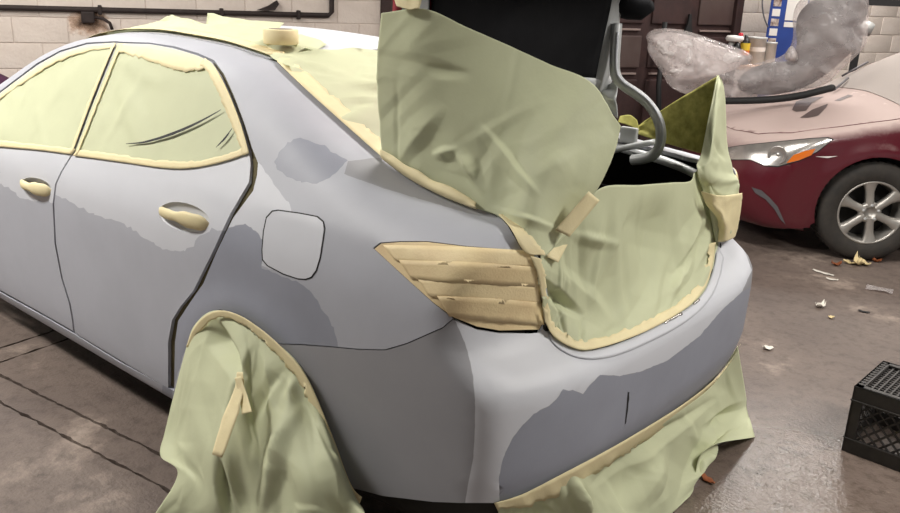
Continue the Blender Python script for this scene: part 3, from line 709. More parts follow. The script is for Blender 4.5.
# ---- bumper cover
b_up = [(453, 320), (477, 330), (500, 333.5), (530, 333.5), (540, 332.5), (546, 323), (551, 333), (560, 341), (575, 347), (592, 349), (615, 343), (640, 333), (655, 325)]
b_arch = [(275, 345), (290, 354), (301, 367), (313, 389), (327, 422), (343, 465), (352, 488)]
b_low = [(352, 488), (383, 496), (433, 502), (460, 503), (493, 503), (515, 497), (533, 489.5), (560, 475), (600, 455), (630, 437)]
L_ = np.vstack([px_uv(G, b_low[::-1]), px_uv(G, b_arch[::-1]), px_uv(G, [(x, y+1.2) for x, y in seam[::-1]]), px_uv(G, b_up[1:])])
L_ = L_[(L_[:, 0] > -.9*math.pi/2+.004)]
Rm = L_.copy(); Rm[:, 0] = -.9*math.pi-Rm[:, 0]
nb = len(px_uv(G, b_low[::-1])); lowL = L_[:0]
farlow = px_uv(G, [(632, 436), (660, 420), (683, 405.5), (717, 379.5), (738, 352)]); farup = px_uv(G, [(655, 325.5), (680, 313), (703, 293.5), (712.5, 268), (715.5, 243), (721, 238)])
RmR = Rm[::-1]
isup = RmR[:, 1] > -.05
ku = RmR[(RmR[:, 0] < farup[-1, 0]) | ~isup]
first_low = np.argmax(ku[:, 1] < -.20); kl = ku[(np.arange(len(ku)) < first_low) | (ku[:, 0] < farlow[-1, 0])]
poly_b = np.vstack([L_, farup, kl, farlow[::-1]])
blight = [(455, 320), (462, 336), (468, 352), (473, 376), (475, 400), (475, 430), (473, 460), (468, 485), (464, 510), (500, 510), (499, 480), (502, 462), (507, 449), (514, 436), (523, 425), (531, 417), (540, 410), (549, 406), (557, 399), (563, 389), (568, 391), (573, 390), (583, 394), (590, 385), (600, 375), (620, 376), (640, 372), (667, 361), (700, 336), (722, 310), (742, 292), (752, 270), (735, 225), (640, 320), (590, 340), (548, 312), (520, 320)]
bdark = [(500, 510), (499, 480), (502, 462), (507, 449), (514, 436), (523, 425), (531, 417), (540, 410), (549, 406), (557, 399), (563, 389), (568, 391), (573, 390), (583, 394), (590, 385), (600, 375), (620, 376), (640, 372), (667, 361), (700, 336), (722, 310), (742, 292), (754, 285), (750, 345), (715, 378), (683, 404), (600, 456), (533, 492)]
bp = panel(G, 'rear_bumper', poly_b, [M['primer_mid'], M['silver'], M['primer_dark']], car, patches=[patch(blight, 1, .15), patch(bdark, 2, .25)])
for p in ((546, 327), (719, 245)):
    q = G.trace([p], 0)[0]; g = G.grad(q[None])[0]; b = MB(); b.lathe([(.012, 0), (.012, .004), (.008, .006), (.006, .002), (0, .002)], G.world(q), g, 14); b.build('bolt', M['black'], bp, True)
lipA = [(549, 333), (560, 342.5), (575, 349), (592, 351), (615, 345), (640, 335), (680, 314.5), (704, 295), (714, 268), (717.5, 247)]
lipC = [(551, 341), (561, 351), (578, 358.5), (600, 359.5), (622, 354), (642, 345.5), (680, 327), (707, 305), (719.5, 281), (723.5, 258)]
ls = surf_strip(G, 'bumper_lip', lipA, lipC, M['silver'], bp, 90, 5, .003, 0, 1, .005)
surf_strip(G, 'lip_gap', [(x-.3, y-2.2) for x, y in lipA[3:]], [(x, y-.4) for x, y in lipA[3:]], M['black'], bp, 60, 3, .006, 0, 1, .001)
surf_strip(G, 'chrome_clip', [(664, 321.5), (672, 317), (682, 312)], [(665, 324), (673, 320), (683, 314.5)], M['chrome'], bp, 10, 3, .009, .3, 2, .002)
surf_strip(G, 'chrome_clip', [(693, 303), (699, 298)], [(694, 305), (700, 300.5)], M['chrome'], bp, 8, 3, .009, .2, 3, .002)
# scratches on the bumper
surf_strip(G, 'scuff', [(628, 392), (627, 405), (625, 424)], [(629.4, 392), (628.6, 405), (626, 424)], M['black'], bp, 14, 3, .0006, .2, 4, 0)
# ---- roof, glass, hood and the rest (top surfaces)
def tp(l): return np.array(l, float)
ry = [(x, y) for x, y, _ in roof_edge]
roofp = [(x, y-.004) for x, y in ry if x < 2.6]+[(1.44, .435)]
roofp = roofp+[(1.42, .2), (1.41, 0), (1.42, -.2)]+[(x, -y) for x, y in roofp[::-1]]+[(2.56, 0)]
panel(G, 'roof', resample(roofp, .03, True), [M['silver']], car, 'top', .04)
gl = mat('dark tinted glass', srgb(30, 34, 32), .08, 0, .6); M['glass'] = gl
panel(G, 'rear_window', resample([(1.43, .43), (1.2, .49), (.95, .53), (.76, .55), (.72, .3), (.71, 0), (.72, -.3), (.76, -.55), (.95, -.53), (1.2, -.49), (1.43, -.43), (1.40, 0)], .04, True), [M['glass']], car, 'top', .05)
panel(G, 'windshield', resample([(2.6, 0), (2.62, .52), (3.0, .65), (3.25, .735), (3.42, .5), (3.48, 0), (3.42, -.5), (3.25, -.735), (3.0, -.65), (2.62, -.52)], .04, True), [M['glass']], car, 'top', .05)
panel(G, 'hood', resample([(3.46, .5), (3.3, .74), (3.8, .74), (4.3, .62), (4.45, .4), (4.5, 0), (4.45, -.4), (4.3, -.62), (3.8, -.74), (3.3, -.74), (3.46, -.5), (3.51, 0)], .05, True), [M['primer']], car, 'top', .06)
fa = [(3.72+.36*math.cos(a), .87, .31+.36*math.sin(a)) for a in np.linspace(math.pi+.4, -.4, 20)]
panel(G, 'front_fender', np.vstack([loc_uv(G, [(3.2, .87, .22), (3.24, .87, .5), (3.25, .86, .85), (3.2, .80, 1.02), (3.25, .75, 1.03), (3.8, .76, .93), (4.2, .70, .85)]), loc_uv(G, [(4.3, .75, .6), (4.25, .78, .25)]), loc_uv(G, fa[::-1])]), [M['primer']], car, res=.04, mirror=True)
# ---- dark inner shell, trunk left open
U = [(u, v) for u in np.linspace(-.9*math.pi, 3.45, 150) for v in np.linspace(-.62, .9*math.pi/2*.999, 60)]
U = np.array(U); P = G.to3d(U, 'side', -.03)
nu, nv = 150, 60; Fc = []
for i in range(nu-1):
    for j in range(nv-1):
        q = (i*nv+j, (i+1)*nv+j, (i+1)*nv+j+1, i*nv+j+1); c = P[list(q)].mean(0)
        if c[0] < .80 and abs(c[1]) < .58 and c[2] > .76: continue
        if any(math.hypot(c[0]-wx, c[2]-.31) < .37 for wx in WX) and abs(c[1]) > .6: continue
        if c[2] > 1.0 and c[0] > .8 and c[2] > 1.30: continue
        Fc.append(q)
mesh_obj('inner_shell', P, Fc, M['inner'], car)
Pm = P.copy(); Pm[:, 1] *= -1
Fm = [f for f in Fc if P[list(f)].mean(0)[0] > 1.08]
mesh_obj('inner_shell', Pm, Fm, M['inner'], car)
# ---- trunk well and rim
b = MB()
for c, s_ in (((.46, 0, .38), (.7, 1.1, .02)), ((.81, 0, .72), (.02, 1.14, .70)), ((.50, .50, .66), (.6, .02, .56)), ((.50, -.50, .66), (.6, .02, .56)), ((.2, 0, .56), (.02, 1.0, .36))): b.box(c, s_)
b.build('trunk_well', M['liner'], car)
rim = [(.78, .575, 1.105), (.6, .585, 1.075), (.4, .585, 1.055), (.26, .58, 1.025), (.185, .575, .98), (.165, .56, .88), (.155, .545, .80), (.13, .48, .765), (.12, .3, .755), (.115, 0, .75)]
rim = rim+[(x, -y, z) for x, y, z in rim[::-1][1:]]
b = MB(); b.tube(smoothline(rim, 2), .017, 8); b.build('trunk_gutter', M['steel'], car, True)
b = MB(); b.tube([(.78, -.57, 1.10), (.78, 0, 1.11), (.78, .57, 1.10)], .03, 8); b.build('parcel_shelf_rail', M['steel'], car, True)
b = MB(); b.tube(smoothline([at_plane(607, 152, 1, -.50), at_plane(628, 147, 1, -.53), at_plane(655, 142, 1, -.56)], 1), .012, 8); b.build('trunk_brace', M['steel'], car, True)
b = MB()
for px_, py_ in ((629, 135),): b.box(at_plane(px_, py_, 1, -.57), (.07, .02, .06), None, 0, .006)
b.build('trunk_bracket', M['steel'], car)
# ---- raised trunk lid
lid = MB()
def lidpt(t, y):            # t: 0 hinge .. 1 outer edge, shell of the raised lid
    prof_ = [(.712, 1.265), (.694, 1.36), (.682, 1.46), (.675, 1.56), (.668, 1.66), (.645, 1.76), (.57, 1.83), (.42, 1.85), (.22, 1.83)]
    q = cr(np.array(prof_), t); bow = 1-(abs(y)/.62)**2
    return np.array([q[0]+.03*bow, y, q[1]+.015*bow])
nt_, ny_ = 28, 21
halfw = lambda t: .56+.045*min(1, t/.10)-.05*max(0, (t-.75)/.25)
Gl = np.array([[lidpt(t, yy*halfw(t)) for yy in np.linspace(-1, 1, ny_)] for t in np.linspace(0, 1, nt_)])
trunk = sheet_from_grid('trunk_lid', Gl, M['redpaint'], car, 0); 
md = trunk.modifiers.new('thickness', 'SOLIDIFY'); md.thickness = .022; md.offset = 0; trunk['label'] = 'raised trunk lid with a dark red edge and black felt liner'
Y_ = lambda px, py: at_plane(px, py, 1, -.56)
# pressed steel inner frame along the rim and felt liner inside it
def lid_in(t, yy, d): 
    p = lidpt(t, yy*halfw(t)); e = 1e-3
    tu = lidpt(min(t+e, 1), yy*halfw(t))-lidpt(max(t-e, 0), yy*halfw(t)); tu /= np.linalg.norm(tu); n = np.cross(tu, (0, 1, 0)); n = n if n @ np.array([-1, 0, -.8]) > 0 else -n
    return p+n*d
for s_ in (-1, 1):
    Gf = np.array([[lid_in(t, s_*(.985-.20*k/3), .016+.03*math.sin(math.pi*k/3)) for k in range(4)] for t in np.linspace(.02, .98, 30)])
    sheet_from_grid('inner_frame', Gf, M['steel'], trunk, .003)
Gf = np.array([[lid_in(.02+.10*k/3, yy, .016+.03*math.sin(math.pi*k/3)) for k in range(4)] for yy in np.linspace(-.97, .97, 30)])
sheet_from_grid('inner_frame', Gf, M['steel'], trunk, .003)
Gf = np.array([[lid_in(t, yy, .035+.012*math.sin(9*t)*math.cos(5*yy)) for yy in np.linspace(-.80, .80, 25)] for t in np.linspace(.10, .96, 30)])
sheet_from_grid('felt_liner', Gf, M['liner'], trunk, .01)
b = MB(); b.tube([lid_in(.93, -.2, .05), lid_in(.93, 0, .06), lid_in(.93, .2, .05)], [.02, .03, .02], 10); b.build('latch', M['black'], trunk, True)
b = MB(); b.tube([at_plane(618, 3, 1, -.58), at_plane(630, 6, 1, -.59), at_plane(642, 9, 1, -.6), at_plane(652, 6, 1, -.6)], [.05, .05, .04, .02], 12); b.build('lamp_cover', M['liner'], trunk, True)
Gb = paper_grid([[Y_(600, 82), Y_(608, 84), Y_(616, 80)], [Y_(602, 98), Y_(609, 97), Y_(617, 98)], [Y_(606, 116), Y_(612, 114), Y_(618, 118)]], 14, 8, Folds(2, 6, (0, 0), (.15, .08), .008, (.01, .03), (.03, .08)))
sheet_from_grid('hinge_bracket', Gb, M['steel'], car, .004)
# gooseneck hinges
arm = [at_plane(617, 24, 1, -.52), (at_plane(616, 40, 1, -.51)), at_plane(614.5, 60, 1, -.50), at_plane(615, 75, 1, -.50), at_plane(621, 84, 1, -.50), at_plane(634, 92, 1, -.50), at_plane(646, 101, 1, -.50), at_plane(656, 114, 1, -.50), at_plane(661, 128, 1, -.50), at_plane(661, 143, 1, -.50), at_plane(655, 155, 1, -.50), at_plane(643, 159, 1, -.50), at_plane(632, 160, 1, -.50)]
for s_ in (1, -1):
    A = smoothline([(p[0], p[1]*s_, p[2]) for p in arm], 2); b = MB()
    for k in range(len(A)-1): pass
    b.tube(A, .020, 8); h = b.build('hinge_arm', M['steel'], car, True)
    b = MB(); b.tube([p+np.array([-.012, .012*s_, .008]) for p in A[4:-6]], .006, 6); b.build('hinge_flange', M['silver'], h, True)
# ---- wheels
def wheel(B, c, R, parent, spokes=True, rimR=.205, axis=(0, 1, 0), matr=None, wd=.2):
    ax = np.asarray(axis, float); c = np.asarray(c, float)
    e = thing_part = bpy.data.objects.new('wheel', None); COL.objects.link(e); e.parent = parent; e.location = (0, 0, 0)
    b = MB(); b.lathe([(rimR, .0), (rimR+.01, .015), (R*.86, .022), (R*.95, .01), (R*.99, -.012), (R, -.035), (R, -wd+.035), (R*.99, -wd+.01), (R*.9, -wd), (rimR, -wd)], c, ax, 56); b.build('tire', M['tire'], e, True)
    return e
for wx in WX:
    for s_ in (1, -1):
        e = wheel(G, (wx, s_*.845, .315), .315, car, axis=(0, s_, 0))
        b = MB(); b.lathe([(.21, -.01), (.2, -.02), (.19, -.05), (.05, -.03), (.045, -.01), (0, -.01)], (wx, s_*.845, .315), (0, s_, 0), 40); b.build('rim', M['alloy'], e, True)

# ================================================================== MASKING PAPER AND TAPE
pg = 'sheets of masking paper on the grey sedan'
def paper_thing(label, loc): return thing('masking_paper', loc, label, 'paper', pg)
# front and rear door windows
wf = [(0, 95), (17, 82), (37, 67), (60, 54), (87, 46), (114, 44), (92, 98), (71, 153.5), (40, 150), (0, 146)]
t = paper_thing('green masking paper taped over the front door window', (2.5, .75, 1.1))
poly = np.vstack([px_uv(G, wf[:6]), px_uv(G, wf[5:]), loc_uv(G, [(3.0, .80, 1.02), (3.05, .775, 1.09)])])
ff_ = Folds(21, 16, (1.0, .1), (2.0, .7), .006, (.02, .06), (.1, .3), 1.0)
panel(G, 'paper_sheet', poly, [M['paper']], t, res=.02, lip=0, off=.0015, disp=lambda P, U: np.maximum(0, ff_(U)))
surf_strip(G, 'tape_strip', [(-4, 146.5), (40, 150), (72, 154.5)], [(-4, 140), (40, 144.5), (75, 149)], M['tape'], t, 24, 4, .0065, .4, 1)
surf_strip(G, 'tape_strip', [(-4, 96.5), (17, 81), (37, 66), (60, 53), (87, 45), (116, 43)], [(-4, 102), (18, 87), (38, 73), (61, 60), (87, 51), (113, 48)], M['tape'], t, 36, 4, .0065, .5, 2)
surf_strip(G, 'tape_strip', [(115, 43), (92, 99), (72, 154)], [(112.4, 43), (89.5, 98), (69.5, 153)], M['tape'], t, 30, 3, .007, .2, 2)
wr = [(118, 44), (150, 45.5), (173, 49.5), (197, 56), (211, 63), (220, 76), (230, 98), (240, 124), (247.5, 151), (240, 157), (213, 164), (187, 168.5), (160, 167.5), (133, 163), (74, 155.5), (95, 100)]
t = paper_thing('green masking paper with a long black slit taped over the rear door window', (1.6, .75, 1.1))
fr_ = Folds(22, 20, (0, .1), (1.2, .7), .007, (.02, .06), (.1, .35), .7)
panel(G, 'paper_sheet', px_uv(G, wr, 5, closed=True), [M['paper']], t, res=.018, lip=0, off=.0015, disp=lambda P, U: np.maximum(0, fr_(U)))
surf_strip(G, 'tape_strip', [(73, 155.5), (133, 163.5), (160, 168), (187, 169), (213, 164.5), (233, 159), (248, 153)], [(77, 149), (133, 157), (160, 161), (187, 162.5), (213, 158.5), (230, 153), (244, 147)], M['tape'], t, 50, 4, .0065, .5, 3)
surf_strip(G, 'tape_strip', [(117.5, 43.5), (150, 45), (173, 49), (197, 55.5), (210, 62)], [(116, 51), (140, 58), (165, 67), (186, 72), (206, 68)], M['tape'], t, 40, 5, .0065, .8, 4)
surf_strip(G, 'tape_strip', [(205, 58), (213, 64), (221, 77), (231, 98), (241, 124), (249, 153)], [(200, 66), (208, 72), (214, 84), (222, 102), (233, 128), (243, 155)], M['tape'], t, 40, 4, .007, .5, 5)
surf_strip(G, 'tape_strip', [(119.5, 43.5), (97, 99), (75, 155)], [(122, 43.5), (99.5, 100), (77.5, 155)], M['tape'], t, 30, 3, .007, .2, 2)
for A_, C_ in (([(126, 143.5), (145, 141.6), (175, 131.5), (200, 120.6), (221, 109.3)], [(126, 144), (145, 143.8), (175, 134.6), (200, 123), (221, 110)]), ([(216, 147), (224, 138), (232, 128)], [(216, 147.6), (226, 139.2), (232.4, 128)])):
    s_ = surf_strip(G, 'paper_slit', A_, C_, M['black'], t, 30, 3, .0125, .1, 7, 0)
# roof and rear window
t = paper_thing('pale crumpled masking paper over the rear window glass', (1.0, 0, 1.25))
rwp = [(1.44, .44), (1.3, .468), (1.2, .492), (1.0, .527), (.9, .54), (.76, .555), (.71, .3), (.70, -.1), (.74, -.45), (.98, -.45), (1.18, -.2), (1.36, .05), (1.46, .24)]
rf_ = Folds(31, 26, (.7, -.5), (1.45, .5), .016, (.02, .06), (.12, .35), .9)
panel(G, 'paper_sheet', resample(rwp, .03, True), [M['paper']], t, 'top', .02, lip=0, off=.006, disp=lambda P, U: np.maximum(-.002, rf_(U))+.002)
surf_strip(G, 'tape_strip', [(277, 61.5), (300, 84), (340, 120), (383, 158)], [(283, 52), (312, 77), (352, 113), (385, 143)], M['tape'], t, 40, 5, .012, .8, 6)
t = paper_thing('loose crumpled masking paper lying on the roof beside the tape roll', (1.9, .35, 1.43))
rop = [(2.75, .46), (2.45, .455), (2.2, .44), (1.9, .425), (1.6, .43), (1.44, .43), (1.44, .22), (1.5, .12), (1.75, .1), (2.0, .12), (2.3, .2), (2.6, .3)]
ro_ = Folds(33, 22, (1.45, .1), (2.6, .45), .028, (.025, .07), (.1, .3), .3)
panel(G, 'paper_sheet', resample(rop, .02, True), [M['paper']], t, 'top', .016, lip=0, off=.006, disp=lambda P, U: np.maximum(-.002, ro_(U)*np.clip((.45-U[:, 1])*9, 0, 1))+.002)
ev = np.array([(x, y) for x, y in ((2.8, .50), (2.5, .478), (2.2, .455), (1.9, .44), (1.65, .435), (1.44, .44))])
evo = even(smoothline(ev, 2), 60); Gs = np.array([[(x, y-.06*k/3+.004*math.sin(x*60)*(k == 3)) for k in range(4)] for x, y in evo]).reshape(-1, 2)
P3 = G.to3d(Gs, 'top', .013); sheet_from_grid('tape_strip', P3.reshape(60, 4, 3), M['tape'], t, .001)
# stiff flap standing on the roof paper
fl_c = [[at_plane(205, 30, 1, .26), at_plane(228, 32, 1, .24), at_plane(252, 34, 1, .22), at_plane(275, 33, 1, .2)], [at_plane(207, 12.5, 1, .20), at_plane(232, 16.5, 1, .18), at_plane(258, 20, 1, .16), at_plane(284, 23, 1, .14)]]
sheet_from_grid('folded_flap', paper_grid(fl_c, 10, 30, Folds(8, 8, (0, 0), (.1, .3), .01, (.02, .05), (.03, .1))), M['paper'], t, .001)
fl_c = [[at_plane(150, 29, 1, .30), at_plane(170, 28, 1, .29), at_plane(190, 29, 1, .28), at_plane(206, 32, 1, .27)], [at_plane(168, 17, 1, .24), at_plane(178, 17, 1, .24), at_plane(190, 19, 1, .24), at_plane(204, 24, 1, .25)]]
sheet_from_grid('folded_flap', paper_grid(fl_c, 10, 20, Folds(9, 6, (0, 0), (.1, .2), .008, (.02, .05), (.03, .1))), M['paper'], t, .001)
# tape roll
rc = G.world(G.to3d(np.array([(1.62, .272)]), 'top', .012)[0]); 
q = at_plane(281, 41, 1, .34); rc = np.array([q[0], q[1], G.to3d(np.array([(q[0], q[1])]), 'top', .012)[0][2]+.012])
tr = thing('tape_roll', rc, 'full roll of cream masking tape lying flat on the roof paper', 'tape roll')
b = MB(); b.lathe([(.043, .001), (.060, .001), (.0625, .004), (.0625, .050), (.060, .053), (.043, .053)], rc, n=40); b.build('tape_winding', M['tape'], tr, True)
b = MB(); b.lathe([(.043, .0), (.043, .054), (.040, .054), (.040, .0), (.043, .0)], rc, n=40); b.build('core', M['card'], tr, True)

def T(px, py, off=.006): return G.world(G.trace([(px, py)], off)[0])
Y = lambda px, py, y: at_plane(px, py, 1, y)
X = lambda px, py, x: at_plane(px, py, 0, x)
# big side sheet standing along the trunk opening
bot = [(383, 158), (411, 179), (441, 194), (476, 208), (500, 217), (524, 236), (546, 256)]
topc = [(381, 13, .64), (425, 9, .62), (466, 27, .56), (507, 45, .49), (549, 64, .42), (592, 83, .38), (621, 126, .33)]
rows = []
for k in range(5):
    f = k/4; r_ = []
    for (bx, by), (tx, ty, yy) in zip(bot, topc):
        P0 = T(bx, by); P1 = Y(tx, ty, yy)
        r_.append(P0*(1-f)+P1*f+np.array([0, .022, 0])*math.sin(math.pi*f))
    rows.append(r_)
rows[1][6] = Y(575, 224, .47); rows[2][6] = Y(599, 188, .41); rows[3][6] = Y(615, 152, .36)
t = paper_thing('tall green masking paper sheet standing beside the open trunk', T(476, 208))
F1 = Folds(41, 24, (0, 0), (.45, .8), .008, (.012, .05), (.05, .22), .5, .002)
sheet_from_grid('paper_sheet', paper_grid(rows, 110, 130, F1, edge_fix=lambda u, v: np.clip(u*8, 0, 1)*(.35+.65*np.exp(-((u-.25)/.35)**2)), marks=[(485, 130, 534, 190, 9, .02, .3), (457, 148, 481, 190, 9, .02, -.3), (434, 154, 456, 149, 8, .018, .3), (379, 55, 465, 73, 12, -.012, .2), (425, 66, 466, 72, 8, -.012, .4), (492, 208, 554, 228, 7, .016, .3), (505, 120, 560, 80, 30, .012, .3), (440, 110, 400, 160, 16, .016, .2), (540, 175, 580, 150, 20, .012, .4)]), M['paper'], t, .001)
g_b = even(smoothline([(383, 159), (411, 180.5), (441, 195.5), (477, 209.5)], 2), 8); g0 = []; g1 = []
for i_, (bx, by) in enumerate(g_b):
    f_ = (i_/7)*3; k_ = min(int(f_), 2); fr_k = f_-k_
    P0 = T(*(np.array(bot[k_])*(1-fr_k)+np.array(bot[k_+1])*fr_k)); tA = Y(*topc[k_]); tB = Y(*topc[k_+1]); P1 = tA*(1-fr_k)+tB*fr_k
    hgt = (.075, .085, .08, .088, .07, .08, .068, .05)[i_]
    g0.append(T(bx, by, .010)); g1.append(P0*(1-hgt)+P1*hgt+np.array([-.010, .018, 0]))
gm = [(a+b_)/2+np.array([-.004, .010, 0]) for a, b_ in zip(g0, g1)]
sheet_from_grid('tape_strip', paper_grid([g0, gm, g1], 10, 50, Folds(14, 10, (0, 0), (.05, .45), .003, (.006, .015), (.02, .05))), M['tape'], t, .0006)
surf_strip(G, 'tape_strip', [(498, 214), (512, 229), (522, 251), (530, 255)], [(511, 215), (524, 229), (536, 240), (547, 256)], M['tape'], t, 24, 5, .014, .8, 9)
Gt = paper_grid([[Y(392, -6, .64), Y(405, -4, .635), Y(421, -2, .63)], [Y(396, 5, .655), Y(408, 9, .65), Y(419, 8, .64)]], 10, 12, Folds(4, 6, (0, 0), (.1, .1), .006, (.01, .03), (.02, .06)))
sheet_from_grid('tape_strip', Gt, M['tape'], t, .001)
for (a0, a1, b0, b1) in (((589, 193), (600, 202), (556, 231), (570, 238)), ((559, 232), (573, 236), (547, 257), (559, 263))):
    g = paper_grid([[Y(*a0, .475), Y(*a1, .44)], [Y(*b0, .555), Y(*b1, .53)]], 14, 6, Folds(5, 5, (0, 0), (.2, .06), .004, (.01, .02), (.02, .05)))
    sheet_from_grid('tape_strip', g+np.array([-.012, .022, .01]), M['tape'], t, .001)
# rear sheet over the trunk sill
botr = [(547, 326), (556, 339), (572, 347), (592, 350), (640, 334), (680, 313), (703, 293), (713, 268), (716, 243)]
midr = [(540, 290, None), (553, 293, .145), (570, 294, .13), (592, 293, .12), (634, 277, .10), (668, 262, .10), (694, 250, .115), (710, 238, .14), (721, 222, .165)]
topr = [(540, 252, .165), (558, 240, .15), (577, 221, .13), (600, 188.5, .12), (640, 185, .115), (672, 182.5, .12), (690, 181, .13), (697, 171, .14), (722, 170, .165)]
rows = [[T(*p) for p in botr], [T(p[0], p[1]) if p[2] is None else X(*p) for p in midr], [X(*p) for p in topr]]
t = paper_thing('crumpled green masking paper hanging over the trunk sill above the bumper', T(640, 334))
F2_ = Folds(43, 30, (0, 0), (.4, 1.2), .010, (.012, .05), (.05, .22), 0.2, .002)
sheet_from_grid('paper_sheet', paper_grid(rows, 90, 180, F2_, edge_fix=lambda u, v: np.clip(u*7, 0, 1)*np.clip((1-u)*5, .15, 1), marks=[(664, 195, 642, 285, 24, -.035, .1), (573, 233, 613, 242, 8, .018, .4), (540, 280, 578, 313, 9, -.04, .3), (702, 213, 676, 267, 9, .022, .3), (708, 222, 696, 268, 6, .02, -.2), (690, 262, 672, 292, 8, .018, 0), (560, 270, 610, 320, 16, .016, .3), (605, 200, 585, 260, 14, .014, .3)]), M['paper'], t, .001)
surf_strip(G, 'tape_strip', [(545, 322), (552, 336), (572, 348.5), (592, 351), (640, 335), (680, 313.5), (703, 294), (713, 268), (716, 242)], [(543, 306), (558, 331), (576, 339), (594, 341), (640, 324), (678, 304), (697, 288), (706, 268), (710, 244)], M['tape'], t, 80, 5, .020, .9, 10, lift=lambda U: .004*np.maximum(0, np.sin(U[:, 0]*50))*U[:, 1])
surf_strip(G, 'tape_strip', [(530, 256), (538, 275), (541, 295), (546, 322)], [(541, 258), (546, 278), (547, 297), (551, 322)], M['tape'], t, 30, 4, .012, .6, 11)
# corner sheet with a tall spike at the far side
rows = [[X(717.5, 75, .22), X(718.2, 75, .22), Y(719, 75.5, -.52)],
        [X(709, 115, .17), X(718, 112, .15), Y(726, 110, -.57)],
        [X(701, 152, .15), X(716, 150, .11), Y(731, 150, -.615)],
        [X(697, 172, .13), X(716, 178, .095), Y(737, 176, -.63)],
        [X(708, 205, .13), X(722, 205, .10), Y(740, 192, -.65)],
        [X(715, 241, .14), X(724, 241, .12), Y(733, 236, -.68)]]
t = paper_thing('pointed green masking paper folded around the far trunk corner', X(716, 178, .095))
sheet_from_grid('paper_sheet', paper_grid(rows, 60, 26, Folds(45, 16, (0, 0), (.65, .25), .012, (.012, .035), (.04, .12))), M['paper'], t, .001)
rows = [[Y(634, 133, -.615), Y(652, 139, -.615), Y(675, 146, -.615), Y(703, 154, -.6), Y(712, 152, -.6)], [Y(635, 127, -.635), Y(655, 114, -.635), Y(680, 98, -.63), Y(708, 81.5, -.6), Y(718, 75.3, -.58)]]
inn = sheet_from_grid('inner_flap', paper_grid(rows, 24, 40, Folds(46, 8, (0, 0), (.25, .5), .006, (.02, .05), (.05, .15))), M['paper_in'], t, .001); inn['label'] = 'inner face of the paper, mottled yellow green'
rows = [[Y(618, 122, -.60), Y(630, 126, -.61), Y(640, 131, -.61)], [Y(620, 116, -.62), Y(630, 115, -.625), Y(637, 120, -.625)]]
sheet_from_grid('inner_flap', paper_grid(rows, 10, 14), M['paper_in'], t, .001)
rows = [[X(698, 192, .115), X(718, 196, .08), Y(739, 193, -.66)], [X(704, 206, .115), X(720, 210, .085), Y(738, 206, -.67)], [X(716, 222, .12), X(724, 226, .09), Y(736, 222, -.68)], [X(715, 242, .13), X(724, 241, .11), Y(733, 236.5, -.695)]]
sheet_from_grid('tape_strip', paper_grid(rows, 26, 18, Folds(47, 9, (0, 0), (.2, .25), .007, (.01, .025), (.03, .09)))+np.array([-.008, -.004, .002]), M['tape'], t, .001)
# wheel sheet
ctl = [[(187, 345), (194, 326), (212, 311), (240, 315.5), (272, 339), (303, 370), (331, 432), (350, 485)],
       [(176, 388), (194, 366), (212, 350), (240, 350), (270, 374), (304, 404), (332, 450), (354, 494)],
       [(165, 432), (186, 420), (210, 400), (240, 402), (270, 420), (306, 444), (336, 472), (358, 502)],
       [(160.5, 456), (184, 456), (210, 448), (240, 452), (272, 466), (308, 482), (340, 496), (364, 511)],
       [(178, 474), (196, 486), (214, 500), (244, 506), (278, 514), (314, 518), (344, 522), (368, 524)],
       [(150, 522), (176, 524), (216, 540), (250, 552), (284, 556), (320, 556), (350, 548), (374, 540)]]
ypl = [None, .93, 1.0, 1.07, 1.10, 1.12]
rows = []
for k, r_ in enumerate(ctl):
    rr_ = []
    for j, p in enumerate(r_):
        if k == 0: rr_.append(T(p[0], p[1], .004))
        else: rr_.append(Y(p[0], p[1], .885+(ypl[k]-.885)*(1-.55*(j/7)**1.5)+.02*math.sin(2.2*j+k)))
    rows.append(rr_)
t = paper_thing('crumpled green masking paper hanging over the rear wheel arch', (1.0, 1.0, 0))
F3 = Folds(51, 26, (0, 0), (.7, .8), .013, (.015, .06), (.06, .25), 0., .003)
sheet_from_grid('paper_sheet', paper_grid(rows, 130, 130, F3, edge_fix=lambda u, v: np.clip(u*7, 0, 1)*np.clip(v*7, .12, 1)*np.clip((1-v)*7, .12, 1), marks=[(213, 316, 240, 374, 11, -.055, .3), (212, 322, 188, 470, 24, .03, .45), (262, 332, 302, 505, 20, .03, -.4), (299, 416, 268, 505, 16, .04, .5), (246, 330, 262, 480, 16, -.03, .2), (217, 460, 231, 516, 9, -.045, .2), (318, 430, 345, 510, 14, .028, .3), (285, 372, 255, 420, 10, -.02, .4)]), M['paper'], t, .001)
surf_strip(G, 'tape_strip', [(186, 347), (193, 327), (205, 314.5), (220, 309), (240, 314.5), (263, 330), (282, 347), (301, 367), (313, 389), (327, 422), (343, 465), (353, 490), (362, 497)], [(191, 348), (199, 330), (210, 320), (222, 316), (238, 321), (258, 336), (277, 354), (293, 372), (305, 394), (319, 426), (335, 468), (347, 494), (358, 506)], M['tape'], t, 90, 5, .022, .9, 12)
def front_tape(pts, wdt, yy, seed):
    A = np.array(pts, float); d = np.gradient(A, axis=0); d /= np.linalg.norm(d, axis=1, keepdims=True); n_ = np.stack([-d[:, 1], d[:, 0]], 1)
    wv = np.array(wdt)[:, None]
    g = paper_grid([[Y(*(a-n*w_), y_), Y(*(a+n*w_), y_)] for a, n, w_, y_ in zip(A, n_, wv, yy)], 24, 6, Folds(seed, 6, (0, 0), (.25, .04), .004, (.006, .015), (.02, .06)))
    return g
sheet_from_grid('tape_strip', front_tape([(240, 372), (239, 390), (229, 420), (217, 456)], [3, 5, 6.5, 5.5], [1.0, 1.02, 1.07, 1.12], 3), M['tape'], t, .001)
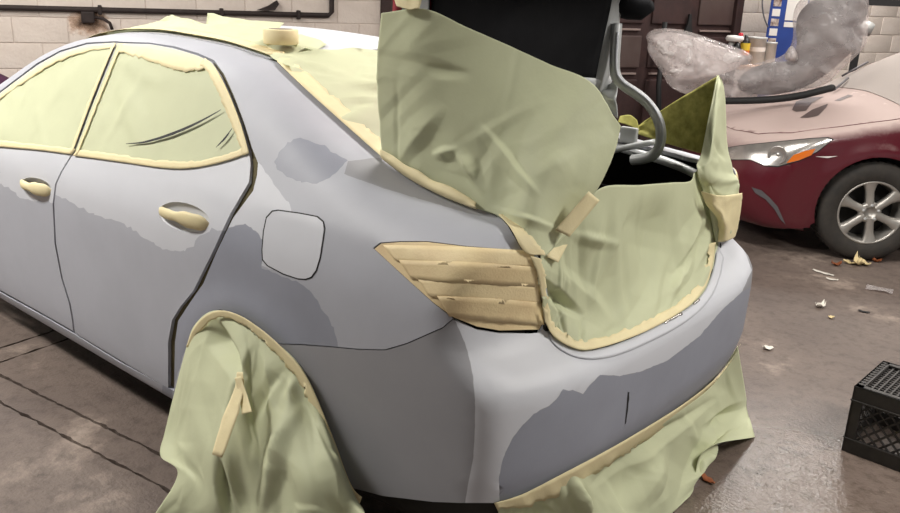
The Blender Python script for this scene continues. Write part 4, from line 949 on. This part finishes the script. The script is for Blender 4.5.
sheet_from_grid('tape_strip', front_tape([(238, 377), (243, 395), (247, 413)], [3, 4, 5], [1.01, 1.025, 1.05], 4), M['tape'], t, .001)
# bumper sheet
ctl = [[(496, 504), (533, 490), (562, 475), (600, 456), (640, 433), (683, 406), (717, 380), (742, 348)],
       [(500, 522), (540, 510), (575, 498), (612, 482), (652, 458), (692, 432), (722, 412), (745, 388)],
       [(504, 542), (548, 535), (588, 524), (626, 510), (660, 487), (696, 462), (720, 438), (749, 416)],
       [(510, 560), (556, 552), (600, 545), (640, 534), (672, 513), (694, 488), (711, 448), (755, 437)]]
xpl = [None, .035, .01, -.02]
rows = []
for k, r_ in enumerate(ctl):
    rr_ = []
    for j, p in enumerate(r_):
        if k == 0: rr_.append(T(p[0], p[1], .004))
        else:
            cxx = .10 if j == 0 else (.07 if j == 1 else 0); rr_.append(X(p[0], p[1], xpl[k]+cxx+(.05 if j == 7 else 0)+.012*math.sin(1.9*j+2*k)))
    rows.append(rr_)
t = paper_thing('green masking paper skirt hanging below the rear bumper', (.0, 0, 0))
F5 = Folds(53, 18, (0, 0), (.4, 1.3), .010, (.02, .07), (.08, .3), .6, .003)
sheet_from_grid('paper_sheet', paper_grid(rows, 80, 170, F5, edge_fix=lambda u, v: np.clip(u*6, 0, 1)*np.clip((1-v)*9, .15, 1)*np.clip((1-u)*5, .3, 1), marks=[(714, 424, 682, 512, 10, .06, .3), (708, 428, 755, 402, 12, -.055, .3), (574, 478, 584, 520, 8, .05, .2), (706, 404, 600, 478, 12, -.035, .3), (660, 450, 640, 505, 20, .03, .3)]), M['paper'], t, .001)
surf_strip(G, 'tape_strip', [(494, 503), (515, 497.5), (533, 489.5), (562, 474), (600, 454.5), (640, 431.5), (683, 405), (717, 378.5), (743, 345)], [(497, 508), (520, 508), (545, 500), (575, 488), (606, 466), (643, 442), (686, 414), (719, 389), (744, 356)], M['tape'], t, 80, 5, .009, .8, 13, lift=lambda U: .006*np.maximum(0, np.sin(U[:, 0]*60+2))*U[:, 1]*(U[:, 0] < .45))

# ================================================================== RED CAR BEHIND
th = math.radians(40); hx = np.array([math.cos(th), math.sin(th), 0]); lx = np.array([-hx[1], hx[0], 0])
hub = at_floor(870, 213, .33)
NOSE = .97
rprof = smooth1([(.05, .78), (.13, .84), (.22, .875), (.4, .895), (.6, .908), (.74, .905), (.83, .89), (.92, .862), (1.0, .835), (1.2, .73), (1.45, .60), (1.7, .45)], .02, 0, 1.8)
rplan = smooth1([(-.3, .80), (.1, .91), (.35, .965), (.7, .99), (1.1, 1), (3.8, 1), (4.5, .93), (5.1, .8)], .1, -.6, 5.4)
rtop = smooth1([(-.3, .50), (.0, .66), (.12, .735), (.3, .805), (.6, .885), (.95, .955), (1.12, .985), (1.22, 1.02), (1.55, 1.21), (1.92, 1.40), (2.2, 1.46), (2.5, 1.475), (3.2, 1.46), (3.8, 1.36), (4.3, 1.13), (4.8, 1.08), (5.1, .9)], .05, -.6, 5.4)
rfront = smooth1([(.1, .20), (.2, .08), (.3, .03), (.45, .0), (.58, .01), (.68, .06), (.78, .15), (.9, .4), (1.7, 1.2)], .02, 0, 1.8)
RWX = (NOSE, NOSE+2.77)
def F_red(P):
    x, y, z = P[..., 0], np.abs(P[..., 1]), P[..., 2]
    w_ = rprof(z)*rplan(x)
    for wx in RWX:
        r = np.hypot(x-wx, z-.33); w_ = w_+.016*np.exp(-((r-.39)/.06)**2)
    fs = (y-w_)*.93; yc = np.minimum(y, 1.0); ft = (z-(rtop(x)-.07*yc*yc))*.85
    fr = (rfront(z)+.13*(yc/.7)**2+.16*np.clip((yc-.45)/.45, 0, 2)**3-x)*.7
    ff = (x-4.80+.15*(yc/.7)**2)*.9
    a = smax(fs, ft, .05); a = smax(a, fr, .06); a = smax(a, ff, .08)
    return smax(a, .17-z, .04)
RO = np.array([hub[0], hub[1], 0])-lx*.885+hx*NOSE
Rb = Body(F_red, RO, -hx, lx, NOSE+.25, .62)
red = thing('hatchback', RO-hx*2.3, 'dusty dark red car parked behind the milk crate, hood carrying plastic wrapped panels', 'car'); red.name = 'red_car'
def r_panel(name, pts, mats, parent=red, **k): return panel(Rb, name, Rb.uv(Rb.trace(resample(pts, 5, True))), mats, parent, **k)
# body shell as one skin, wheel openings cut
U = np.array([(u, v) for u in np.linspace(-.9*math.pi/2, 3.55, 170) for v in np.linspace(-.50, .9*math.pi/2*.999, 70)]); P = Rb.to3d(U, 'side', -.004); nu, nv = 170, 70; Fc = []
for i in range(nu-1):
    for j in range(nv-1):
        q = (i*nv+j, (i+1)*nv+j, (i+1)*nv+j+1, i*nv+j+1); c = P[list(q)].mean(0)
        if any(math.hypot(c[0]-wx, c[2]-.33) < .41 for wx in RWX) and c[1] > .5: continue
        Fc.append(q)
mesh_obj('body_shell', Rb.world(P), Fc, M['carred'], red)
Pm = P.copy(); Pm[:, 1] *= -1; mesh_obj('body_shell', Rb.world(Pm), Fc, M['carred'], red)
# fender, bumper and hood skins
farch = [(NOSE+.375*math.cos(a), .9, .33+.375*math.sin(a)) for a in np.linspace(math.pi+.25, -.3, 26)]
panel(Rb, 'front_fender', np.vstack([loc_uv(Rb, farch), loc_uv(Rb, [(NOSE+.40, .88, .20), (NOSE+.5, .9, .25), (NOSE+.5, .9, .6), (NOSE+.5, .86, .9), (1.3, .80, .97), (1.1, .79, .92), (.75, .77, .865), (.52, .74, .80), (.44, .78, .7), (.47, .82, .55), (.48, .82, .4), (.50, .80, .215), (.57, .84, .205)])]), [M['carred']], red, res=.025)
panel(Rb, 'hood', resample([(1.19, 0), (1.17, .5), (1.14, .78), (1.0, .775), (.72, .755), (.45, .70), (.28, .55), (.2, .3), (.17, 0), (.2, -.3), (.28, -.55), (.45, -.70), (.72, -.755), (1.0, -.775), (1.14, -.78), (1.17, -.5)], .04, True), [M['carred']], red, 'top', .035)
panel(Rb, 'windshield', resample([(1.23, 0), (1.21, .5), (1.18, .77), (1.55, .66), (1.92, .56), (2.0, .3), (2.02, 0), (2.0, -.3), (1.92, -.56), (1.55, -.66), (1.18, -.77), (1.21, -.5)], .04, True), [M['glassdust']], red, 'top', .04)
panel(Rb, 'side_window', loc_uv(Rb, [(1.6, .82, 1.03), (1.9, .70, 1.25), (2.3, .65, 1.37), (3.2, .64, 1.38), (3.8, .70, 1.2), (3.85, .80, 1.05)]), [M['glass']], red, res=.05)
blp = [(.60, .86, .50), (.58, .88, .36), (.60, .85, .21)]
lo_ = [Rb.uv(np.array([x, y, z])) for x, y, z in blp]
# bumper: outline by angle and height
angs = np.linspace(-.62*.9, -.9*math.pi/2, 20)
bup = np.array([(a, Rb.uv(np.array([.2, .5, .60]))[1]*0+.9*math.atan2(.62-.62, 1)) for a in angs]); bdn = np.array([(a, .9*math.atan2(.20-.62, 1.1)) for a in angs])
pb = np.vstack([bup, bdn[::-1]]); pbm = pb.copy(); pbm[:, 0] = -.9*math.pi-pb[:, 0]
panel(Rb, 'front_bumper', np.vstack([bup, bup[::-1]*[-1, 1]+[-.9*math.pi, 0], bdn*[-1, 1]+[-.9*math.pi, 0], bdn[::-1]]), [M['carred']], red, res=.035)
hl = [(722, 148), (750, 144), (780, 141), (810, 138), (828, 137), (834, 139), (818, 152), (800, 161), (778, 167), (764, 166), (750, 160), (722, 160)]
r_panel('headlamp_gap', hl, [M['black']], res=.02, off=.002, lip=0)
hc = np.mean(hl, axis=0); hin = [(hc[0]+(x-hc[0])*.97, hc[1]+(y-hc[1])*.93) for x, y in hl]
hlo = r_panel('headlamp', hin, [M['chrome']], res=.012, off=.005, lip=.006)
r_panel('turn_lens', [(787, 163), (794, 155), (805, 151), (816, 148.5), (812, 155), (800, 160)], [M['amber']], parent=hlo, res=.015, off=.009, lip=.004)
q = Rb.trace([(778, 155)], .004)[0]; g = Rb.grad(q[None])[0]
b = MB(); b.lathe([(.062, .0), (.064, .012), (.056, .014), (.04, .004), (.015, .0), (0, .008)], Rb.world(q), (lx*.75+hx*.65), 28); b.build('projector', M['chrome'], hlo, True)
r_panel('bumper_scrape', [(752, 187), (762, 190), (770, 197), (778, 206), (783, 217), (786, 224), (781, 219), (775, 209), (766, 199), (756, 193)], [M['greyplastic']], res=.02, off=.006, lip=0)
r_panel('scratch', [(815, 156.5), (838, 156), (828, 158)], [M['white']], res=.02, off=.004, lip=0)
# wiped handprints in the dust on the hood
wip = mat('wiped dark patch in dust', srgb(92, 78, 76), .5)
for pp in ([(792, 110), (796, 102), (806, 98), (824, 97), (812, 103), (806, 111), (796, 112)], [(800, 118), (812, 110), (828, 104), (826, 108), (818, 116), (808, 118)], [(834, 101), (848, 95), (853, 96), (840, 101)]):
    panel(Rb, 'dust_smear', Rb.uv(Rb.trace(resample(pp, 2, True)), 'top'), [wip], red, 'top', .02, lip=0, off=.003)
# wheel with six spokes, slightly steered
st_ = math.radians(5); wa = lx*math.cos(st_)+hx*math.sin(st_); wa2 = hx*math.cos(st_)-lx*math.sin(st_)
wc = np.array([hub[0], hub[1], .333]); 
def redwheel(wc, front=True):
    e = wheel(Rb, wc, .333, red, axis=wa, rimR=.205, wd=.215); uz = np.array([0, 0, 1.])
    b = MB()
    for k in range(46):                                                  # tread blocks
        a = 2*math.pi*k/46; d = wa2*math.cos(a)+uz*math.sin(a); tn = -wa2*math.sin(a)+uz*math.cos(a)
        for o_ in (-.05, -.105, -.16): b.box(wc+wa*o_+d*.333, (.036, .008, .026), np.stack([wa, d, tn], 1))
    b.build('tread', M['tire'], e)
    b = MB(); b.lathe([(.212, .004), (.214, .012), (.205, .016), (.196, .006), (.190, -.04), (.185, -.14)], wc, wa, 56); rim_ = b.build('rim', M['alloy'], e, True)
    b = MB(); b.lathe([(.19, -.13), (.1, -.12), (0, -.12)], wc, wa, 40); b.build('brake_disc', M['hub'], e, True)
    for k in range(6):
        a = 2*math.pi*(k+.35)/6; d = wa2*math.cos(a)+uz*math.sin(a); tn = -wa2*math.sin(a)+uz*math.cos(a); b = MB()
        secs = [(.04, .030, .004), (.09, .026, .002), (.14, .028, .0), (.18, .040, .004), (.206, .062, .006)]
        V = []
        for r_, w_, h_ in secs: V += [wc+d*r_-tn*w_+wa*(h_-.006), wc+d*r_-tn*w_*.55+wa*(h_+.008), wc+d*r_+tn*w_*.55+wa*(h_+.008), wc+d*r_+tn*w_+wa*(h_-.006), wc+d*r_+tn*w_*.8+wa*(h_-.045), wc+d*r_-tn*w_*.8+wa*(h_-.045)]
        F = [(i*6+j, i*6+(j+1) % 6, (i+1)*6+(j+1) % 6, (i+1)*6+j) for i in range(4) for j in range(6)]
        b.add(V, F); b.build('spoke', M['alloy'], e, True)
    b = MB(); b.lathe([(.072, -.02), (.07, .002), (.058, .010), (.036, .006), (.034, -.012), (0, -.012)], wc, wa, 32); b.build('hub', M['alloy'], e, True)
    for k in range(5):
        a = 2*math.pi*k/5+.3; p = wc+(wa2*math.cos(a)+uz*math.sin(a))*.05+wa*.006; b = MB(); b.lathe([(.010, -.005), (.010, .008), (.007, .010), (0, .010)], p, wa, 10); b.build('lug_nut', M['steel'], e, True)
    return e
redwheel(wc); redwheel(wc-hx*2.77)
for k_ in (0, 1): wheel(Rb, wc-lx*1.56-hx*2.77*k_, .333, red, axis=-wa, wd=.215)
b = MB(); b.box(RO-hx*(NOSE)-lx*0+np.array([0, 0, .45]), (.9, 1.45, .5), np.stack([hx, lx, np.array([0, 0, 1.])], 1)); b.build('engine_bay', M['inner'], red)
# wipers
for A_, C_ in (((834, 90), (848, 78)), ((842, 76), (868, 62))):
    b = MB(); p0 = Rb.world(Rb.trace([A_], .02)[0]); p1 = Rb.world(Rb.trace([C_], .02)[0]); b.tube([p0, (p0+p1)/2, p1], .009, 6); b.build('wiper', M['greyplastic'], red, True)

# ---- plastic wrapped parts lying on the hood
hc_ = Rb.world(Rb.to3d(np.array([(.80, -.05)]), 'top')[0])
vd = rays(765, 70); vd[2] = 0; vd /= np.linalg.norm(vd); vr = np.array([vd[1], -vd[0], 0])
def bagpt(px, py, d=0.):
    D = rays(px, py); t_ = ((hc_+vd*d-CAM) @ vd)/(D @ vd); return CAM+t_*D
def pillow(name, outline, d0, depth, matl, parent, seed, amp, res=.035, squash=1.):
    """closed bag: outline seen from the front, inflated to both sides"""
    P = np.array([bagpt(*p, d0) for p in smoothline(outline, 2, True)]); c = P.mean(0)
    U = np.stack([(P-c) @ vr, P[:, 2]-c[2]], 1); U = resample(U, .03, True); lo, hi = U.min(0), U.max(0)
    Gp = np.array([(x, y) for x in np.arange(lo[0]+.01, hi[0], res) for y in np.arange(lo[1]+.01, hi[1], res)]); Gp = Gp[inpoly(Gp, U)]
    dm = np.array([np.linalg.norm(U-g, axis=1).min() for g in Gp]); Gp = Gp[dm > res*.45]
    r_ = delaunay_2d_cdt([Vector(p) for p in np.vstack([U, Gp])], [(i, (i+1) % len(U)) for i in range(len(U))], [], 0, 1e-6)
    A = np.array([v[:] for v in r_[0]]); Tt = np.array([f for f in r_[2] if len(f) == 3]); Tt = Tt[inpoly(A[Tt].mean(1), U)]
    dm = np.array([np.linalg.norm(U-g, axis=1).min() for g in A]); h = depth*np.clip(dm/.16, 0, 1)**.5
    n_ = len(A); V = []; fo = Folds(seed, 40, lo, hi, amp, (.02, .06), (.06, .22))
    for s_ in (-1, 1):
        hh = s_*(h+fo(A)*np.clip(dm/.05, 0, 1)); V += list(c+A[:, :1]*vr+np.stack([0*A[:, 0], 0*A[:, 0], A[:, 1]], 1)+hh[:, None]*vd)
    F = [tuple(f) for f in Tt]+[tuple(f[::-1]+n_) for f in Tt]
    o = mesh_obj(name, V, F, matl, parent)
    bm = bmesh.new(); bm.from_mesh(o.data); bmesh.ops.remove_doubles(bm, verts=bm.verts, dist=1e-4); bm.to_mesh(o.data); bm.free()
    return o
bag = thing('wrapped_panels', hc_, 'grey car panels wrapped in clear crinkled plastic film on the red hood', 'wrapped parts')
pillow('grey_panel', [(737, 92), (738, 78), (750, 68), (775, 61), (790, 62), (798, 46), (795, 25), (800, 10), (815, -2), (850, -8), (862, -2), (860, 25), (864, 38), (848, 56), (822, 78), (800, 90), (770, 96)], .0, .06, M['greyplastic'], bag, 4, .012)
pillow('film', [(648, 42), (645, 36), (652, 29), (672, 28), (692, 32), (720, 42), (756, 54), (748, 66), (768, 60), (784, 56), (794, 40), (792, 10), (805, -6), (850, -14), (870, -8), (868, 30), (867, 46), (850, 62), (822, 88), (800, 96), (760, 98), (715, 100), (672, 92), (660, 70), (647, 52)], .0, .14, M['film'], bag, 7, .05, .024)
pillow('film_fold', [(650, 36), (668, 31), (692, 36), (720, 46), (748, 56), (738, 70), (705, 78), (672, 82), (660, 62)], -.02, .09, M['film2'], bag, 9, .04, .022)
pillow('film_fold', [(654, 40), (675, 34), (700, 48), (712, 70), (680, 74), (664, 60)], -.05, .08, M['film2'], bag, 12, .03, .022)
pillow('film_fold', [(783, 58), (792, 42), (800, 60), (790, 62)], -.15, .02, M['film2'], bag, 10, .01)
b = MB(); pa = [bagpt(724, 101, -.10), bagpt(760, 100.5, -.12), bagpt(795, 97, -.12), bagpt(820, 91, -.10), bagpt(835, 87, -.06)]
A = smoothline(pa, 2); 
for p in A: p[2] = max(p[2], .9)
b.tube(A, [.026]*(len(A)-2)+[.02, .01], 8); b.build('rubber_edge', M['black'], bag, True)

# ================================================================== THINGS BY THE BACK WALL, RIGHT
def stand(px, py, D):        # point at distance D along the view
    return CAM+D*rays(px, py)
tb = stand(745, 64, 8.0); zt = tb[2]
bench = thing('workbench', (tb[0], tb[1], 0), 'tan topped narrow workbench against the wall behind the red car', 'bench')
Rv = np.stack([vr, -vd, np.array([0, 0, 1.])], 1)
b = MB(); b.box(tb+vr*.05+np.array([0, 0, -.02]), (.75, .45, .04), Rv, 0, .006); b.build('top', M['wood'], bench)
for a_ in (-.28, .36):
    for c_ in (-.18, .18): b = MB(); b.box(np.array([tb[0], tb[1], 0])+vr*a_+vd*c_+np.array([0, 0, (zt-.04)/2]), (.05, .05, zt-.04), Rv); b.build('leg', M['black'], bench)
def onbench(px, dd=0.):
    p = stand(px, 64, 8.0+dd); p[2] = zt; return p
def pxm(n, D=8.0): return n/FPX*D
# black bottle with yellow and orange label
p = onbench(742.5, -.1); t = thing('spray_bottle', p, 'black bottle with yellow and orange label on the workbench', 'bottle')
b = MB(); b.lathe([(0, 0), (.043, 0), (.045, .01), (.045, .20), (.03, .235), (.016, .245), (.016, .27), (0, .27)], p, n=20); b.build('body', M['blackbottle'], t, True)
b = MB(); b.lathe([(.0458, .09), (.0458, .135)], p, n=20); b.build('label', M['orange'], t, True)
b = MB(); b.lathe([(.0458, .135), (.0458, .20)], p, n=20); b.build('label', M['yellow'], t, True)
p = onbench(734.6, -.16); t = thing('aerosol_can', p, 'slim dark can with a grey label beside the orange labelled bottle', 'can')
b = MB(); b.lathe([(0, 0), (.034, 0), (.035, .01), (.035, .17), (.026, .19), (.012, .2), (.012, .225), (0, .225)], p, n=18); b.build('body', M['blackbottle'], t, True)
b = MB(); b.lathe([(.0355, .05), (.0355, .13)], p, n=18); b.build('label', M['tin'], t, True)
p = onbench(729, -.1); t = thing('aerosol_can', p, 'purple labelled can under the white foam pad on the workbench', 'can')
b = MB(); b.lathe([(0, 0), (.03, 0), (.031, .01), (.031, .19), (.022, .205), (0, .205)], p, n=18); b.build('body', M['tin'], t, True)
b = MB(); b.lathe([(.0316, .10), (.0316, .17)], p, n=18); b.build('label', M['purple'], t, True)
p2 = p+np.array([0, 0, .205])+vr*.02; t = thing('foam_pad', p2, 'oval white foam pad with red knob lying on cans', 'pad')
b = MB(); b.lathe([(0, 0), (.07, .005), (.085, .03), (.07, .055), (0, .06)], p2, n=24); b.build('pad', M['white'], t, True)
b = MB(); b.lathe([(.02, .055), (.022, .075), (.012, .085), (0, .085)], p2+vr*.05, n=14); b.build('knob', M['redcap'], t, True)
p = onbench(754, .05); t = thing('paint_tin', p, 'tall dull grey paint tin on the workbench beside the black bottle', 'tin')
b = MB(); b.lathe([(0, 0), (.085, 0), (.087, .01), (.085, .23), (.09, .235), (.09, .25), (.07, .25), (.068, .243), (0, .243)], p, n=26); b.build('body', M['tin'], t, True)
b = MB(); b.lathe([(.0863, .06), (.0858, .16)], p, n=26); b.build('label', M['white'], t, True)
p = onbench(768.5, .02); t = thing('paint_tin', p, 'smaller grey paint tin nearest the blue post', 'tin')
b = MB(); b.lathe([(0, 0), (.05, 0), (.052, .01), (.05, .19), (.054, .195), (.054, .21), (0, .205)], p, n=22); b.build('body', M['tin'], t, True)
# blue lift post with labels
pb_ = stand(784, 40, 8.6); pbz = np.array([pb_[0], pb_[1], 0]); post = thing('lift_post', pbz, 'blue steel lift post with a column of warning labels', 'lift')
b = MB(); b.box(pbz+np.array([0, 0, 1.6]), (.36, .22, 3.2), Rv, 0, .01); b.build('column', M['blue'], post)
b = MB(); b.box(pbz+np.array([0, 0, .02]), (.6, .5, .04), Rv); b.build('base_plate', M['blue'], post)
for k in range(9):
    b = MB(); b.box(pbz-vd*.112-vr*.115+np.array([0, 0, 1.13+k*.095]), (.075, .004, .07), Rv); b.build('warning_label', M['warn'] if k % 2 else M['white'], post)
b = MB(); b.box(pbz-vd*.113+vr*.07+np.array([0, 0, 1.64]), (.19, .004, .40), Rv); b.build('instruction_sheet', M['white'], post)
b = MB(); b.box(pbz-vd*.113+vr*.07+np.array([0, 0, 1.40]), (.19, .004, .05), Rv); b.build('instruction_sheet', M['white'], post)
cbl = [stand(763, -10, 8.5), stand(762, 5, 8.5), stand(764, 18, 8.5), stand(768, 27, 8.5)]
b = MB(); b.tube(smoothline(cbl, 2), .008, 6); tag(b.build('cable', M['greyplastic'], None, True), 'thin grey cable hanging left of the blue post', 'cable')
# black steel frame right
fp = stand(858, 40, 7.9); fr0 = np.array([fp[0], fp[1], 0]); fz = stand(858, 1.5, 7.9)[2]
fr_o = thing('steel_frame', fr0, 'black steel frame of a post and crossbar behind the red car', 'frame')
b = MB(); b.box(fr0+np.array([0, 0, fz/2]), (.065, .065, fz), Rv, 0, .004); b.build('post', M['black'], fr_o)
b = MB(); b.box(fr0+vr*.45+np.array([0, 0, fz]), (1.15, .07, .06), Rv, 0, .004); b.build('crossbar', M['black'], fr_o)
b = MB(); b.box(fr0+vr*1.0+np.array([0, 0, fz/2]), (.065, .065, fz), Rv, 0, .004); b.build('post', M['black'], fr_o)
c0 = stand(864, 33, 7.6); c1_ = stand(869, 24, 7.6); b = MB(); b.tube([c0, c1_], .055, 18); t = b.build('metal_pipe', M['tin'], None, True); tag(t, 'tilted dull metal cylinder resting behind the red car roof', 'pipe')

# ================================================================== MILK CRATE
k0_ = at_floor(841, 450); cs = .335; chh = .275
cx0, cy0 = k0_[0], k0_[1]
crate = thing('milk_crate', (cx0-cs/2, cy0-cs/2, 0), 'black plastic milk crate upside down on the wet floor', 'crate')
rt = math.radians(-3); Rc = np.array([[math.cos(rt), -math.sin(rt), 0], [math.sin(rt), math.cos(rt), 0], [0, 0, 1.]])
def cw(p): return np.array([cx0, cy0, 0])+Rc @ np.asarray(p, float)
H = chh
faces = {'side_near': ((0, 0, 0), (-1, 0, 0), (0, 1, 0)), 'side_left': ((0, -cs, 0), (0, 1, 0), (1, 0, 0)), 'side_far': ((-cs, -cs, 0), (1, 0, 0), (0, -1, 0)), 'side_right': ((-cs, 0, 0), (0, -1, 0), (-1, 0, 0))}
for nm, (o0, ex, en) in faces.items():
    o0, ex, en = map(lambda q: np.array(q, float), (o0, ex, en)); b = MB()
    def fb(u0, u1, z0, z1, d0=.0, d1=.012):
        c = o0+ex*(u0+u1)/2+np.array([0, 0, (z0+z1)/2])-en*(d0+d1)/2; sz = np.abs(ex)*(u1-u0)+np.abs(en)*(d1-d0)+np.array([0, 0, z1-z0])
        b.box(cw(c), sz, Rc, 0, .002)
    fb(0, cs, H-.055, H); fb(0, cs, 0, .055); fb(0, .04, .05, H-.05); fb(cs-.04, cs, .05, H-.05); fb(0, cs, H-.062, H-.055, -.004, .012)
    fb(0, cs, .055, .06, -.004, .012)
    for u in np.linspace(.04, cs-.04, 2)[1:-1]: fb(u-.005, u+.005, .05, H-.05)
    s_ = MB()
    for k in range(-4, 9):
        for sg in (1, -1):
            u0 = .04+k*.042; p0 = np.array([u0, .055 if sg > 0 else H-.055]); d_ = np.array([1, sg*1.0]); 
            t0 = max(0, (.04-p0[0])); t1 = min(H-.11, cs-.04-p0[0])
            if t1-t0 < .01: continue
            A_ = p0+d_*t0; C_ = p0+d_*t1
            s_.tube([cw(o0+ex*A_[0]+np.array([0, 0, A_[1]])-en*.007), cw(o0+ex*C_[0]+np.array([0, 0, C_[1]])-en*.007)], .0045, 5)
    sd = b.build('crate_side', M['crate'], crate); s_.build('lattice', M['crate'], sd)
b = MB(); 
for (c, s2) in (((-cs/2, -.016, H-.004), (cs, .032, .008)), ((-cs/2, -cs+.016, H-.004), (cs, .032, .008)), ((-.016, -cs/2, H-.004), (.032, cs, .008)), ((-cs+.016, -cs/2, H-.004), (.032, cs, .008))): b.box(cw(c), s2, Rc, 0, .002)
for k in range(14):
    u = .03+k*.0215
    b.box(cw((-u, -cs/2, H-.010)), (.006, cs-.04, .006), Rc); b.box(cw((-cs/2, -u, H-.014)), (cs-.04, .006, .006), Rc)
for k in range(12): b.box(cw((-.016, -.03-k*.025, H+.001)), (.016, .012, .004), Rc)
b.build('mesh_bottom', M['crate'], crate)

# ================================================================== LITTER ON THE FLOOR
def leaf(px, py, L, W, ang, matl, label, name='leaf', cat='leaf', curl=.02, seed=0):
    P = at_floor(px, py, .002); r_ = random.Random(seed); n_ = 7; V = []; 
    ca, sa = math.cos(ang), math.sin(ang)
    for i in range(n_):
        t_ = i/(n_-1); w_ = W*math.sin(math.pi*(.08+.84*t_))**.8*(1+.25*r_.uniform(-1, 1))
        for j in (-1, 0, 1):
            u, v = (t_-.5)*L, j*w_/2; z = curl*(abs(j)*.7+(2*t_-1)**2*.8)*(1+.4*r_.uniform(-1, 1)); V.append((P[0]+u*ca-v*sa, P[1]+u*sa+v*ca, P[2]+z))
    Gd = np.array(V).reshape(n_, 3, 3); o = sheet_from_grid(name, Gd, matl, None, .001, True, origin=P); return tag(o, label, cat)
leaf(851, 264, .10, .05, .4, M['leaf'], 'pale dry leaf against the red car tyre, left one', seed=1)
leaf(858, 265, .11, .06, 1.9, M['leaf'], 'curled cream leaf under the red car tyre', seed=2, curl=.04)
leaf(865, 265, .08, .05, 2.6, M['leaf'], 'small pale leaf at the right of the leaf heap by the tyre', seed=3)
leaf(877, 262, .07, .04, .9, M['leaf2'], 'tan leaf lying right of the heap by the tyre', seed=4)
leaf(836, 265.5, .06, .05, .2, M['leaf2'], 'orange brown leaf left of the red car tyre', seed=5)
leaf(832, 280, .07, .03, .2, M['scrap'], 'white scrap on the floor below the orange leaf', 'scrap', 'scrap', .006, 6)
leaf(768, 349, .05, .04, .7, M['scrap'], 'bright white crumb on the floor right of the bumper', 'scrap', 'scrap', .012, 7)
leaf(820, 307, .07, .05, 1.2, M['scrap'], 'curled grey paper scrap in the middle of the floor', 'scrap', 'scrap', .02, 8)
leaf(707, 480, .07, .03, -.4, M['leaf2'], 'rust brown leaf in the shadow by the bumper paper', seed=9, curl=.008)
leaf(864, 312, .06, .025, .1, M['black'], 'small black scrap on the pale floor patch', 'scrap', 'scrap', .004, 10)
leaf(831, 318, .03, .03, .1, M['leaf'], 'tiny pale flake below the curled paper scrap', 'scrap', 'scrap', .01, 11)
leaf(823, 273, .14, .04, -.2, M['scrap'], 'long pale paper strip on the floor before the red bumper', 'scrap', 'scrap', .004, 12)
P = [at_floor(866, 287, .004), at_floor(893, 292, .004)]; d_ = P[1]-P[0]; n_ = np.array([-d_[1], d_[0], 0]); n_ /= np.linalg.norm(n_)
g = paper_grid([[P[0]-n_*.05, P[0]+n_*.05], [(P[0]+P[1])/2-n_*.05+np.array([0, 0, .01]), (P[0]+P[1])/2+n_*.05], [P[1]-n_*.05, P[1]+n_*.05]], 14, 8, Folds(3, 6, (0, 0), (.2, .1), .008, (.01, .03), (.02, .08)))
tag(sheet_from_grid('plastic_strip', g, M['film'], None, .001, True, origin=P[0]), 'crumpled clear plastic strip on the floor right of the tyre leaves', 'scrap')
print('objects', len(bpy.data.objects))
